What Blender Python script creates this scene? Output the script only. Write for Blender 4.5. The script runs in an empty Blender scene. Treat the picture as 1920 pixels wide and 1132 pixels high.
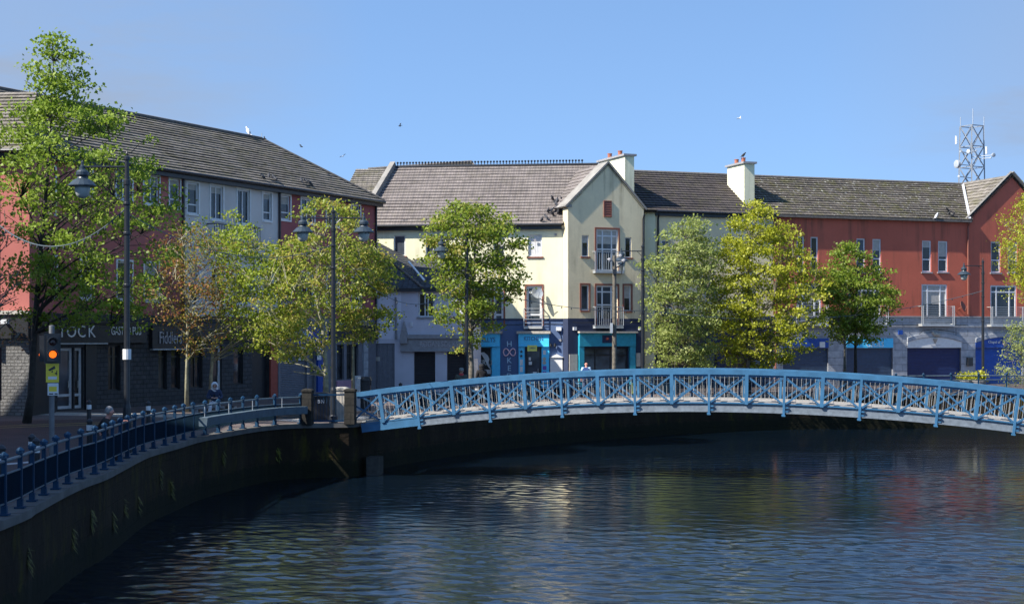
import bpy, math, random
import numpy as np
from mathutils import Vector, Matrix
random.seed(7); RNG = np.random.default_rng(11)
SC = bpy.context.scene
COL = SC.collection
F, H, CX, CY = 2800.0, 3.1, 960.0, 632.0      # focal length in photo pixels, eye height over the street, principal column, horizon row
WATER_Z = -1.9
V = Vector
rad = math.radians

def P(px, py, s):
    """point seen at photo pixel (px,py) at the distance where one metre spans s pixels"""
    return V(((px-CX)/s, F/s, H-(py-CY)/s))
def G(px, s): return V(((px-CX)/s, F/s))

# ------------------------------------------------------------------ materials
def nt_new(name):
    m = bpy.data.materials.new(name); m.use_nodes = True
    t = m.node_tree
    b = t.nodes['Principled BSDF']
    return m, t, b
def N(t, kind, **kw):
    n = t.nodes.new(kind)
    for k, v in kw.items():
        if k.startswith('i_'):
            key = k[2:]
            key = int(key) if key.isdigit() else key.replace('_', ' ')
            n.inputs[key].default_value = v
        else: setattr(n, k, v)
    return n
def col(c): return (c[0], c[1], c[2], 1)
def ramp(t, fac, stops):
    r = t.nodes.new('ShaderNodeValToRGB')
    e = r.color_ramp.elements
    while len(e) < len(stops): e.new(0.5)
    for k, (p, c) in enumerate(stops):
        e[k].position = p; e[k].color = col(c) if len(c) == 3 else c
    t.links.new(fac, r.inputs[0])
    return r.outputs[0]
def noise(t, vec, scale, detail=4, rough=0.55):
    n = N(t, 'ShaderNodeTexNoise', i_Scale=scale, i_Detail=detail, i_Roughness=rough)
    if vec is not None: t.links.new(vec, n.inputs['Vector'])
    return n.outputs['Fac']
def mixc(t, fac, a, b, mode='MIX'):
    m = t.nodes.new('ShaderNodeMix'); m.data_type = 'RGBA'; m.blend_type = mode
    for sock, v in ((m.inputs[0], fac), (m.inputs[6], a), (m.inputs[7], b)):
        if hasattr(v, 'is_linked'): t.links.new(v, sock)
        elif isinstance(v, (int, float)): sock.default_value = v
        else: sock.default_value = col(v)
    return m.outputs[2]
def mapping(t, vec, scale):
    m = N(t, 'ShaderNodeMapping', i_Scale=scale); t.links.new(vec, m.inputs['Vector']); return m.outputs[0]
def wpos(t): return N(t, 'ShaderNodeNewGeometry').outputs['Position']
def bump(t, b, h, strength=0.3, dist=0.02):
    n = N(t, 'ShaderNodeBump', i_Strength=strength, i_Distance=dist)
    t.links.new(h, n.inputs['Height']); t.links.new(n.outputs[0], b.inputs['Normal'])
def math_(t, op, a, b=None):
    n = t.nodes.new('ShaderNodeMath'); n.operation = op
    for i, v in enumerate((a, b)):
        if v is None: continue
        if hasattr(v, 'is_linked'): t.links.new(v, n.inputs[i])
        else: n.inputs[i].default_value = v
    return n.outputs[0]

def plain(name, c, rough=0.6, metal=0.0, var=0.15, spec=0.5, scale=6.0):
    """paint, metal, cloth: a colour with soft wear"""
    m, t, b = nt_new(name)
    p = wpos(t)
    f = noise(t, p, scale, 5)
    lo = [x*(1-var) for x in c]; hi = [min(1, x*(1+var)) for x in c]
    t.links.new(ramp(t, f, [(0.3, lo), (0.7, hi)]), b.inputs['Base Color'])
    b.inputs['Roughness'].default_value = rough; b.inputs['Metallic'].default_value = metal
    b.inputs['Specular IOR Level'].default_value = spec
    return m
def stucco(name, c, stain=(0.2, 0.18, 0.13), amount=0.35, var=0.1, streak=True):
    """painted render with blotches, and rain streaks running down it"""
    m, t, b = nt_new(name)
    p = wpos(t)
    f1 = noise(t, p, 0.55, 5, 0.6)
    base = ramp(t, f1, [(0.25, [x*(1-var) for x in c]), (0.75, [min(1, x*(1+var)) for x in c])])
    if streak:
        st = noise(t, mapping(t, p, (2.6, 2.6, 0.16)), 1.0, 6, 0.65)
        pat = noise(t, p, 0.35, 3)
        k = math_(t, 'MULTIPLY', ramp(t, st, [(0.5, (0, 0, 0)), (0.78, (1, 1, 1))]), ramp(t, pat, [(0.4, (0, 0, 0)), (0.65, (1, 1, 1))]))
        k = math_(t, 'MULTIPLY', k, amount*1.6)
        base = mixc(t, k, base, stain)
    fine = noise(t, p, 9, 4)
    base = mixc(t, math_(t, 'MULTIPLY', fine, amount*0.25), base, stain)
    t.links.new(base, b.inputs['Base Color'])
    b.inputs['Roughness'].default_value = 0.9; b.inputs['Specular IOR Level'].default_value = 0.25
    bump(t, b, noise(t, p, 60, 3), 0.35, 0.01)
    return m
def tiles(name, dark, light, moss=(0.10, 0.095, 0.03), mossy=0.3, speck=0.0, tw=0.33, ch=0.34):
    """interlocking roof tiles; uv = metres along the eave and up the slope"""
    m, t, b = nt_new(name)
    uv = N(t, 'ShaderNodeUVMap').outputs[0]
    sep = N(t, 'ShaderNodeSeparateXYZ'); t.links.new(uv, sep.inputs[0])
    row = math_(t, 'FLOOR', math_(t, 'DIVIDE', sep.outputs[1], ch))
    off = math_(t, 'MULTIPLY', math_(t, 'MODULO', row, 2.0), 0.0)
    ux = math_(t, 'ADD', math_(t, 'DIVIDE', sep.outputs[0], tw), off)
    cx = math_(t, 'FLOOR', ux); fx = math_(t, 'FRACT', ux)
    cmb = N(t, 'ShaderNodeCombineXYZ'); t.links.new(cx, cmb.inputs[0]); t.links.new(row, cmb.inputs[1])
    wn = N(t, 'ShaderNodeTexWhiteNoise', noise_dimensions='2D'); t.links.new(cmb.outputs[0], wn.inputs[0])
    base = ramp(t, wn.outputs['Value'], [(0, dark), (1, light)])
    n1 = noise(t, wpos(t), 0.5, 5, 0.6)
    base = mixc(t, ramp(t, n1, [(0.35, (0, 0, 0)), (0.75, (0.6, 0.6, 0.6))]), base, [x*0.62 for x in dark])
    n2 = noise(t, wpos(t), 1.6, 6, 0.7)
    base = mixc(t, math_(t, 'MULTIPLY', ramp(t, n2, [(0.48, (0, 0, 0)), (0.62, (1, 1, 1))]), mossy), base, moss)
    if speck:
        n3 = noise(t, wpos(t), 5.5, 3, 0.6)
        base = mixc(t, math_(t, 'MULTIPLY', ramp(t, n3, [(0.6, (0, 0, 0)), (0.68, (1, 1, 1))]), speck), base, (0.5, 0.49, 0.45))
    gap = ramp(t, fx, [(0.0, (0.35, 0.35, 0.35)), (0.06, (1, 1, 1)), (0.94, (1, 1, 1)), (1.0, (0.35, 0.35, 0.35))])
    base = mixc(t, 1.0, base, gap, 'MULTIPLY')
    t.links.new(base, b.inputs['Base Color'])
    b.inputs['Roughness'].default_value = 0.85; b.inputs['Specular IOR Level'].default_value = 0.3
    wave = math_(t, 'SINE', math_(t, 'MULTIPLY', fx, 6.283))
    bump(t, b, wave, 0.6, 0.02)
    return m
def glass(name, c=(0.02, 0.024, 0.028), rough=0.06):
    m, t, b = nt_new(name)
    f = noise(t, wpos(t), 0.9, 2)
    t.links.new(ramp(t, f, [(0.35, [x*0.5 for x in c]), (0.7, [x*1.9 for x in c])]), b.inputs['Base Color'])
    b.inputs['Roughness'].default_value = rough; b.inputs['IOR'].default_value = 1.5
    return m
def leafmat(name, stops, transl=0.48):
    m, t, b = nt_new(name)
    uv = N(t, 'ShaderNodeUVMap').outputs[0]
    sep = N(t, 'ShaderNodeSeparateXYZ'); t.links.new(uv, sep.inputs[0])
    c = ramp(t, sep.outputs[0], stops)
    d = N(t, 'ShaderNodeBsdfTranslucent'); t.links.new(c, d.inputs[0])
    t.links.new(c, b.inputs['Base Color']); b.inputs['Roughness'].default_value = 0.5
    b.inputs['Specular IOR Level'].default_value = 0.35
    mx = N(t, 'ShaderNodeMixShader', i_0=transl)
    t.links.new(b.outputs[0], mx.inputs[1]); t.links.new(d.outputs[0], mx.inputs[2])
    t.links.new(mx.outputs[0], t.nodes['Material Output'].inputs[0])
    return m
def emit(name, c, strength):
    m, t, b = nt_new(name)
    b.inputs['Base Color'].default_value = col(c); b.inputs['Emission Color'].default_value = col(c)
    b.inputs['Emission Strength'].default_value = strength
    return m
def stone(name, c1, c2, bw=0.6, bh=0.3, mortar=(0.12, 0.115, 0.11), bumpy=0.6, msize=0.02):
    """coursed blockwork; uv in metres"""
    m, t, b = nt_new(name)
    uv = N(t, 'ShaderNodeUVMap').outputs[0]
    br = N(t, 'ShaderNodeTexBrick', i_Scale=1.0, i_Mortar_Size=msize, i_Brick_Width=bw, i_Row_Height=bh, i_Color1=col(c1), i_Color2=col(c2), i_Mortar=col(mortar))
    t.links.new(uv, br.inputs['Vector'])
    f = noise(t, wpos(t), 3.5, 6, 0.65)
    base = mixc(t, 0.6, br.outputs[0], ramp(t, f, [(0.3, (0.55, 0.55, 0.55)), (0.7, (1.25, 1.25, 1.25))]), 'MULTIPLY')
    t.links.new(base, b.inputs['Base Color'])
    b.inputs['Roughness'].default_value = 0.9; b.inputs['Specular IOR Level'].default_value = 0.25
    h = math_(t, 'ADD', math_(t, 'MULTIPLY', br.outputs['Fac'], -1.0), math_(t, 'MULTIPLY', noise(t, wpos(t), 8, 5), bumpy))
    bump(t, b, h, 0.8, 0.03)
    return m

M = {}
M['white_paint'] = plain('white paint', (0.72, 0.72, 0.70), 0.45, var=0.08)
M['white_plastic'] = plain('white plastic', (0.66, 0.67, 0.68), 0.35, var=0.07)
M['grey_paint'] = plain('grey paint', (0.58, 0.59, 0.61), 0.6)
M['black_metal'] = plain('black metal', (0.014, 0.016, 0.02), 0.4, var=0.3)
M['dark_slate_paint'] = plain('slate paint', (0.03, 0.045, 0.06), 0.4)
M['bridge_blue'] = plain('bridge blue', (0.043, 0.145, 0.265), 0.5, var=0.2, scale=2.5)
M['brace_blue'] = plain('brace blue', (0.036, 0.125, 0.235), 0.5, var=0.2, scale=2.5)
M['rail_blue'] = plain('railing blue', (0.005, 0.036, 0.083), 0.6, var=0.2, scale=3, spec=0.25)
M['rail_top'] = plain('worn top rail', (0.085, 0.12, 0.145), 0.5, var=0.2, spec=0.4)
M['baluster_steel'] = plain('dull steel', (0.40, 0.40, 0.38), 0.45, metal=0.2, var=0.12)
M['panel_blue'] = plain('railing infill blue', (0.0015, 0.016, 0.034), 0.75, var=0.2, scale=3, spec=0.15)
M['steel'] = plain('brushed steel', (0.55, 0.55, 0.53), 0.38, metal=0.35, var=0.1)
M['galv'] = plain('galvanised steel', (0.42, 0.45, 0.47), 0.5, metal=0.3, var=0.15)
M['beam_grey'] = plain('beam grey', (0.165, 0.195, 0.225), 0.6, var=0.25)
M['deck'] = plain('deck planks', (0.34, 0.30, 0.26), 0.8, var=0.2)
M['pillar'] = stone('pillar stone', (0.03, 0.028, 0.024), (0.024, 0.022, 0.02), 0.5, 0.25, (0.02, 0.02, 0.018))  # shade on the near pillars is put into this dark colour
M['cap_stone'] = plain('cap stone', (0.42, 0.38, 0.32), 0.85, var=0.2)
M['red_trim'] = plain('brick red paint', (0.22, 0.075, 0.05), 0.7)
M['terracotta'] = plain('terracotta', (0.36, 0.12, 0.07), 0.8)
M['glass'] = glass('window glass')
M['glass_b'] = glass('blueish window glass', (0.05, 0.06, 0.075), 0.09)
M['glass_c'] = glass('greyish window glass', (0.035, 0.035, 0.033), 0.14)
M['blind'] = plain('roller blind', (0.42, 0.40, 0.36), 0.9)
WR_ = random.Random(5)
M['glass_light'] = glass('pale window glass', (0.10, 0.12, 0.14), 0.05)
M['curtain'] = plain('net curtain', (0.6, 0.6, 0.6), 0.9, var=0.15, scale=14)
M['cream_wall'] = stucco('lemon render', (0.84, 0.80, 0.56), stain=(0.30, 0.25, 0.14), amount=0.42)
M['cream_dull'] = stucco('weathered cream render', (0.78, 0.67, 0.44), stain=(0.25, 0.2, 0.12), amount=0.9)
M['navy_wall'] = stucco('navy render', (0.095, 0.145, 0.265), stain=(0.05, 0.06, 0.09), amount=0.2)
M['navy_shade_dark'] = stucco('shaded dark navy render', (0.03, 0.042, 0.085), stain=(0.02, 0.02, 0.03), amount=0.2)  # shade of the gable front is put into this darker navy; trims share it
M['red_wall'] = stucco('brick red render', (0.54, 0.135, 0.085), stain=(0.11, 0.065, 0.045), amount=0.85)
M['terrace_red'] = stucco('dusky red render', (0.36, 0.115, 0.115), stain=(0.2, 0.06, 0.05), amount=0.25)
M['terrace_pink'] = stucco('salmon pink render', (0.46, 0.155, 0.135), stain=(0.3, 0.1, 0.08), amount=0.2)
M['terrace_white'] = stucco('off white render', (0.64, 0.60, 0.56), stain=(0.3, 0.28, 0.25), amount=0.25)
M['lilac'] = stucco('lilac grey render', (0.58, 0.57, 0.63), stain=(0.2, 0.2, 0.2), amount=0.2)
M['lilac_sunlit'] = stucco('sunlit lilac render', (0.72, 0.71, 0.78), stain=(0.3, 0.3, 0.3), amount=0.2)  # sunlit copy of the lilac: sun on the upper wall is in the colour
M['fascia_grey'] = plain('fascia grey', (0.28, 0.275, 0.28), 0.6)
M['ashlar'] = stone('grey ashlar', (0.40, 0.42, 0.45), (0.36, 0.38, 0.41), 1.1, 0.45, (0.22, 0.23, 0.25), 0.15, 0.012)
M['dark_stone'] = stone('dark shop stone', (0.085, 0.085, 0.09), (0.07, 0.07, 0.074), 0.42, 0.2, (0.05, 0.05, 0.052), 0.8)
M['rough_stone'] = stone('rough grey stone', (0.24, 0.235, 0.225), (0.19, 0.186, 0.18), 0.3, 0.13, (0.12, 0.118, 0.112), 1.8)
M['shop_black'] = plain('shopfront black', (0.018, 0.02, 0.024), 0.45, var=0.25)
M['shutter_grey'] = plain('shutter grey', (0.16, 0.165, 0.19), 0.5)
M['shutter_dark'] = plain('shutter dark', (0.035, 0.033, 0.035), 0.55)
M['shutter_slate'] = plain('shutter slate blue', (0.04, 0.075, 0.135), 0.5)
M['shutter_navy'] = plain('shutter navy', (0.012, 0.03, 0.11), 0.5)
M['shutter_royal'] = plain('shutter royal blue', (0.008, 0.085, 0.38), 0.5)
M['sign_blue'] = plain('sign blue', (0.008, 0.06, 0.32), 0.4)
M['sky_paint'] = plain('cyan shop paint', (0.08, 0.60, 0.93), 0.4, var=0.06)
M['teal'] = plain('teal shop paint', (0.025, 0.30, 0.42), 0.45)
M['letter_white'] = plain('sign lettering', (0.75, 0.75, 0.72), 0.5, var=0.05)
M['letter_grey'] = plain('faded lettering', (0.42, 0.40, 0.41), 0.6)
M['letter_cyan'] = plain('pale blue lettering', (0.45, 0.66, 0.80), 0.5, var=0.04)
M['letter_dark'] = plain('dark lettering', (0.05, 0.12, 0.25), 0.5)
M['letter_pink'] = plain('pink neon tube', (0.85, 0.55, 0.60), 0.4, var=0.03)
M['yellow_sign'] = plain('yellow sign', (0.78, 0.62, 0.05), 0.5, var=0.06)
M['pale_yellow'] = plain('pale yellow sign', (0.80, 0.78, 0.16), 0.5, var=0.05)
M['board_beige'] = plain('beige board', (0.42, 0.40, 0.35), 0.7)
M['pink_paint'] = plain('dusty pink paint', (0.40, 0.22, 0.30), 0.6)
M['purple'] = plain('purple poster', (0.16, 0.08, 0.38), 0.6)
M['red_door'] = plain('red door frame', (0.33, 0.06, 0.04), 0.5)
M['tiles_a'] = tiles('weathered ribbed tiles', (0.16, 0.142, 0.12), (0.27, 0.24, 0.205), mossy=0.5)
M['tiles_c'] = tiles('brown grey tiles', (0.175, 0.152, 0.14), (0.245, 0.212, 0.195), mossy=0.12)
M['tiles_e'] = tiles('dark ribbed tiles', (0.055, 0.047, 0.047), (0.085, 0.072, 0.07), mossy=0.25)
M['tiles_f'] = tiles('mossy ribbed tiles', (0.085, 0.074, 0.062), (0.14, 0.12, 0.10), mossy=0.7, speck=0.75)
M['slates'] = tiles('blue slates', (0.055, 0.06, 0.068), (0.095, 0.10, 0.11), mossy=0.1, tw=0.3, ch=0.2)
M['ridge'] = plain('ridge tiles', (0.13, 0.115, 0.10), 0.85, var=0.3)
M['verge'] = plain('verge mortar', (0.25, 0.235, 0.21), 0.9, var=0.2, scale=2)
M['lead'] = plain('lead flashing', (0.5, 0.5, 0.52), 0.5)
M['bark'] = plain('grey bark', (0.13, 0.115, 0.09), 0.9, var=0.45, scale=7)
M['bark_dark'] = plain('dark bark', (0.035, 0.03, 0.025), 0.9, var=0.4, scale=7)
M['bark_pale'] = plain('pale bark', (0.26, 0.25, 0.17), 0.9, var=0.4, scale=6)
G1, G2, G3, G4 = (0.11, 0.185, 0.018), (0.20, 0.295, 0.03), (0.29, 0.39, 0.05), (0.36, 0.45, 0.09)
M['leaf_green'] = leafmat('green leaves', [(0, G1), (0.4, G2), (0.8, G3), (1, G4)])
M['leaf_lime'] = leafmat('lime leaves', [(0, (0.22, 0.26, 0.015)), (0.4, (0.36, 0.385, 0.025)), (0.8, (0.48, 0.49, 0.05)), (1, (0.56, 0.55, 0.10))])
M['leaf_pale'] = leafmat('pale green leaves', [(0, (0.17, 0.23, 0.05)), (0.45, (0.29, 0.35, 0.085)), (0.8, (0.40, 0.45, 0.15)), (1, (0.48, 0.50, 0.22))])
M['leaf_mid'] = leafmat('mid green leaves', [(0, (0.10, 0.16, 0.016)), (0.4, (0.19, 0.27, 0.028)), (0.8, (0.29, 0.37, 0.05)), (1, (0.38, 0.33, 0.08))])
M['leaf_gold'] = leafmat('gold green leaves', [(0, (0.15, 0.22, 0.018)), (0.4, (0.26, 0.335, 0.034)), (0.75, (0.43, 0.42, 0.08)), (1, (0.52, 0.37, 0.11))])
M['leaf_moss'] = leafmat('fresh green leaves', [(0, (0.14, 0.21, 0.016)), (0.4, (0.25, 0.335, 0.03)), (0.8, (0.37, 0.45, 0.06)), (1, (0.47, 0.38, 0.09))])
M['leaf_rust'] = leafmat('rusty young leaves', [(0, (0.17, 0.19, 0.025)), (0.35, (0.28, 0.26, 0.04)), (0.55, (0.36, 0.17, 0.06)), (1, (0.44, 0.17, 0.075))])

# ------------------------------------------------------------------ mesh builder
ORIGIN = {}
class MB:
    def __init__(s): s.v = []; s.f = []; s.uv = []; s.smooth = False
    def face(s, pts, uv=None):
        i = len(s.v); s.v += [tuple(p) for p in pts]; s.f.append(tuple(range(i, i+len(pts))))
        s.uv.append(uv if uv else [(0, 0)]*len(pts))
    def box8(s, p):     # p: four bottom, four top, same winding
        for q in ((0, 3, 2, 1), (4, 5, 6, 7), (0, 1, 5, 4), (1, 2, 6, 5), (2, 3, 7, 6), (3, 0, 4, 7)):
            pts = [V(p[k]) for k in q]
            e = (pts[1]-pts[0]).length; h = (pts[3]-pts[0]).length
            s.face(pts, [(0, 0), (e, 0), (e, h), (0, h)])
    def box(s, x0, x1, y0, y1, z0, z1):
        s.box8([(x0, y0, z0), (x1, y0, z0), (x1, y1, z0), (x0, y1, z0), (x0, y0, z1), (x1, y0, z1), (x1, y1, z1), (x0, y1, z1)])
    def bar(s, a, b, w, h, up=(0, 0, 1)):
        a, b = V(a), V(b); d = (b-a).normalized(); up = V(up)
        sx = d.cross(up)
        if sx.length < 1e-4: sx = d.cross(V((1, 0, 0)))
        sx.normalize(); uz = sx.cross(d)
        p = []
        for q in (a, b):
            p.append([q-sx*w/2-uz*h/2, q+sx*w/2-uz*h/2, q+sx*w/2+uz*h/2, q-sx*w/2+uz*h/2])
        s.box8(p[0]+p[1])
    def tube(s, pts, radii, n=6, caps=True):
        pts = [V(p) for p in pts]
        if not hasattr(radii, '__len__'): radii = [radii]*len(pts)
        rings = []
        for k, p in enumerate(pts):
            d = (pts[min(k+1, len(pts)-1)]-pts[max(k-1, 0)])
            d = d.normalized() if d.length > 1e-9 else V((0, 0, 1))
            a = d.cross(V((0, 0, 1)))
            if a.length < 0.15: a = d.cross(V((0, 1, 0)))
            a.normalize(); c = d.cross(a)
            i0 = len(s.v)
            for j in range(n):
                t = 2*math.pi*j/n
                s.v.append(tuple(p+(a*math.cos(t)+c*math.sin(t))*radii[k]))
            rings.append(i0)
        for k in range(len(pts)-1):
            for j in range(n):
                j2 = (j+1) % n
                s.f.append((rings[k]+j, rings[k]+j2, rings[k+1]+j2, rings[k+1]+j)); s.uv.append([(j/n, k), (j/n, k), (j/n, k+1), (j/n, k+1)])
        if caps:
            s.f.append(tuple(rings[0]+j for j in reversed(range(n)))); s.uv.append([(0, 0)]*n)
            s.f.append(tuple(rings[-1]+j for j in range(n))); s.uv.append([(0, 0)]*n)
    def lathe(s, c, prof, n=12, axis=None):
        c = V(c); i0 = []
        for r, z in prof:
            i0.append(len(s.v))
            for j in range(n):
                t = 2*math.pi*j/n
                q = V((r*math.cos(t), r*math.sin(t), z))
                if axis is not None: q = axis @ q
                s.v.append(tuple(c+q))
        for k in range(len(prof)-1):
            for j in range(n):
                j2 = (j+1) % n
                s.f.append((i0[k]+j, i0[k]+j2, i0[k+1]+j2, i0[k+1]+j)); s.uv.append([(0, 0)]*4)
        s.f.append(tuple(i0[0]+j for j in reversed(range(n)))); s.uv.append([(0, 0)]*n)
        s.f.append(tuple(i0[-1]+j for j in range(n))); s.uv.append([(0, 0)]*n)
    def ball(s, c, r, n=8, sz=1.0):
        prof = [(max(1e-4, r*math.sin(math.pi*k/6)), -r*sz*math.cos(math.pi*k/6)) for k in range(7)]
        s.lathe(c, prof, n)
    def prism(s, poly, a, b):
        """poly: list of points; extruded from offset a to offset b (vectors)"""
        a, b = V(a), V(b); n = len(poly)
        s.face([V(p)+a for p in reversed(poly)]); s.face([V(p)+b for p in poly])
        for k in range(n):
            p, q = V(poly[k]), V(poly[(k+1) % n])
            s.face([p+a, q+a, q+b, p+b])
    def build(s, name, mat, parent=None, smooth=False):
        o0 = ORIGIN.get(parent.name, V((0, 0, 0))) if parent else V((0, 0, 0))
        me = bpy.data.meshes.new(name)
        me.from_pydata([(x-o0.x, y-o0.y, z-o0.z) for x, y, z in s.v], [], s.f)
        ul = me.uv_layers.new(name='UVMap')
        flat = [c for u in s.uv for p in u for c in p]
        if len(flat) == 2*len(me.loops): ul.data.foreach_set('uv', flat)
        me.materials.append(M[mat] if isinstance(mat, str) else mat)
        if smooth or s.smooth: me.polygons.foreach_set('use_smooth', [True]*len(me.polygons))
        o = bpy.data.objects.new(name, me); COL.objects.link(o)
        if parent: o.parent = parent
        ORIGIN[o.name] = o0
        return o
def empty(name, loc, label, cat, group=None):
    o = bpy.data.objects.new(name, None); COL.objects.link(o); o.location = loc
    o.empty_display_size = 0.3
    ORIGIN[o.name] = V(loc); tag(o, label, cat, group); return o
def tag(o, label=None, cat=None, group=None, kind=None):
    if label: o['label'] = label
    if cat: o['category'] = cat
    if group: o['group'] = group
    if kind: o['kind'] = kind
    return o
def copy_tree(o, parent=None, loc=None, rz=None, label=None, group=None, name=None):
    c = o.copy(); COL.objects.link(c)
    if parent: c.parent = parent
    if loc is not None: c.location = loc
    if rz is not None: c.rotation_euler = (0, 0, rz)
    if label: c['label'] = label
    if group: c['group'] = group
    for ch in list(o.children): copy_tree(ch, c)
    return c

class Face:
    """a vertical plane: a metres along u, z up, d metres out along the normal n (towards the river)"""
    def __init__(s, p0, p1):
        p0, p1 = V(p0), V(p1); s.O = p0; s.u = (p1-p0).normalized(); s.L = (p1-p0).length
        s.n = V((s.u.y, -s.u.x))
    def pt(s, a, z, d=0.0): return V((s.O.x+s.u.x*a+s.n.x*d, s.O.y+s.u.y*a+s.n.y*d, z))
    def a(s, px):
        k = (px-CX)/F; return (k*s.O.y-s.O.x)/(s.u.x-k*s.u.y)
    def z(s, a, py): return H-(py-CY)*(s.O.y+s.u.y*a)/F
    def rect(s, x0, x1, y0, y1):
        a0, a1 = s.a(x0), s.a(x1); m = (a0+a1)/2
        return a0, a1, s.z(m, y1), s.z(m, y0)      # a0,a1,z0,z1
def fbox(mb, fr, a0, a1, z0, z1, d0, d1):
    mb.box8([fr.pt(a0, z0, d1), fr.pt(a1, z0, d1), fr.pt(a1, z0, d0), fr.pt(a0, z0, d0), fr.pt(a0, z1, d1), fr.pt(a1, z1, d1), fr.pt(a1, z1, d0), fr.pt(a0, z1, d0)])
def wall(mb, fr, a0, a1, z0, z1, holes=(), depth=0.14):
    A = sorted({a0, a1, *[min(max(h[k], a0), a1) for h in holes for k in (0, 1)]})
    Z = sorted({z0, z1, *[min(max(h[k], z0), z1) for h in holes for k in (2, 3)]})
    for i in range(len(A)-1):
        for j in range(len(Z)-1):
            if A[i+1]-A[i] < 1e-5 or Z[j+1]-Z[j] < 1e-5: continue
            am, zm = (A[i]+A[i+1])/2, (Z[j]+Z[j+1])/2
            if any(h[0] < am < h[1] and h[2] < zm < h[3] for h in holes): continue
            mb.face([fr.pt(A[i], Z[j]), fr.pt(A[i+1], Z[j]), fr.pt(A[i+1], Z[j+1]), fr.pt(A[i], Z[j+1])],
                    [(A[i], Z[j]), (A[i+1], Z[j]), (A[i+1], Z[j+1]), (A[i], Z[j+1])])
    for h in holes:
        b0, b1, c0, c1 = max(h[0], a0), min(h[1], a1), max(h[2], z0), min(h[3], z1)
        if b1-b0 < 1e-4 or c1-c0 < 1e-4: continue
        D = -depth
        mb.face([fr.pt(b0, c0), fr.pt(b0, c1), fr.pt(b0, c1, D), fr.pt(b0, c0, D)])
        mb.face([fr.pt(b1, c0), fr.pt(b1, c0, D), fr.pt(b1, c1, D), fr.pt(b1, c1)])
        if c1 == h[3]: mb.face([fr.pt(b0, c1), fr.pt(b1, c1), fr.pt(b1, c1, D), fr.pt(b0, c1, D)])
        if c0 == h[2]: mb.face([fr.pt(b0, c0), fr.pt(b0, c0, D), fr.pt(b1, c0, D), fr.pt(b1, c0)])
def window(root, fr, h, bars=(), rails=(), sill=None, surround=None, fmat='white_plastic', pmat='glass', fw=0.07, depth=0.12, name='window', outer=None, curtain=False):
    """a framed opening: bars = inner vertical frame positions (0..1), rails = horizontal ones"""
    a0, a1, z0, z1 = h
    mb = MB(); d0, d1 = -depth-0.02, -depth+0.06
    fbox(mb, fr, a0, a0+fw, z0, z1, d0, d1); fbox(mb, fr, a1-fw, a1, z0, z1, d0, d1)
    fbox(mb, fr, a0+fw, a1-fw, z0, z0+fw, d0, d1); fbox(mb, fr, a0+fw, a1-fw, z1-fw, z1, d0, d1)
    for b in bars:
        c = a0+(a1-a0)*b; fbox(mb, fr, c-fw*0.45, c+fw*0.45, z0+fw, z1-fw, d0+0.004, d1-0.006)
    for r in rails:
        c = z0+(z1-z0)*r; fbox(mb, fr, a0+fw, a1-fw, c-fw*0.45, c+fw*0.45, d0+0.008, d1-0.010)
    w = mb.build(name, fmat, root)
    g = MB(); g.face([fr.pt(a0+fw*0.5, z0+fw*0.5, d0+0.03), fr.pt(a1-fw*0.5, z0+fw*0.5, d0+0.03), fr.pt(a1-fw*0.5, z1-fw*0.5, d0+0.03), fr.pt(a0+fw*0.5, z1-fw*0.5, d0+0.03)])
    g.build('pane', WR_.choice(('glass', 'glass', 'glass_b', 'glass_c')) if pmat == 'glass' else pmat, w)
    if pmat == 'glass' and name == 'window' and z0 > 3.9 and not curtain and WR_.random() < 0.4:
        b_ = MB(); zz = z1-(z1-z0)*WR_.choice((0.22, 0.35, 0.5)); b_.face([fr.pt(a0+fw*0.6, zz, d0+0.034), fr.pt(a1-fw*0.6, zz, d0+0.034), fr.pt(a1-fw*0.6, z1-fw*0.6, d0+0.034), fr.pt(a0+fw*0.6, z1-fw*0.6, d0+0.034)]); b_.build('blind', 'blind', w)
    if curtain:
        c = MB(); n = 14
        for k in range(n):
            x0 = a0+fw+(a1-a0-2*fw)*k/n; x1 = a0+fw+(a1-a0-2*fw)*(k+1)/n
            e0 = 0.036+0.012*(k % 2); e1 = 0.036+0.012*((k+1) % 2)
            c.face([fr.pt(x0, z0+fw, d0+e0), fr.pt(x1, z0+fw, d0+e1), fr.pt(x1, z1-fw, d0+e1), fr.pt(x0, z1-fw, d0+e0)])
        c.build('curtain', 'curtain', w)
    if sill:
        s = MB(); fbox(s, fr, a0-0.08, a1+0.08, z0-0.09, z0-0.002, -depth+0.07, 0.07); s.build('sill', sill, w)
    if surround:
        s = MB(); t = 0.10
        fbox(s, fr, a0-t, a0-0.002, z0, z1+t, 0.002, 0.035); fbox(s, fr, a1+0.002, a1+t, z0, z1+t, 0.002, 0.035); fbox(s, fr, a0-0.002, a1+0.002, z1+0.002, z1+t, 0.002, 0.034)
        s.build('surround', surround, w)
    if outer:
        s = MB(); t = 0.09
        fbox(s, fr, a0-t, a0-0.002, z0-t, z1+t, 0.002, 0.03); fbox(s, fr, a1+0.002, a1+t, z0-t, z1+t, 0.002, 0.03)
        fbox(s, fr, a0-0.002, a1+0.002, z1+0.002, z1+t, 0.002, 0.029); fbox(s, fr, a0-0.002, a1+0.002, z0-t, z0-0.002, 0.002, 0.05)
        s.build('surround', outer, w)
    return w
ROOF_R = random.Random(9)
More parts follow.
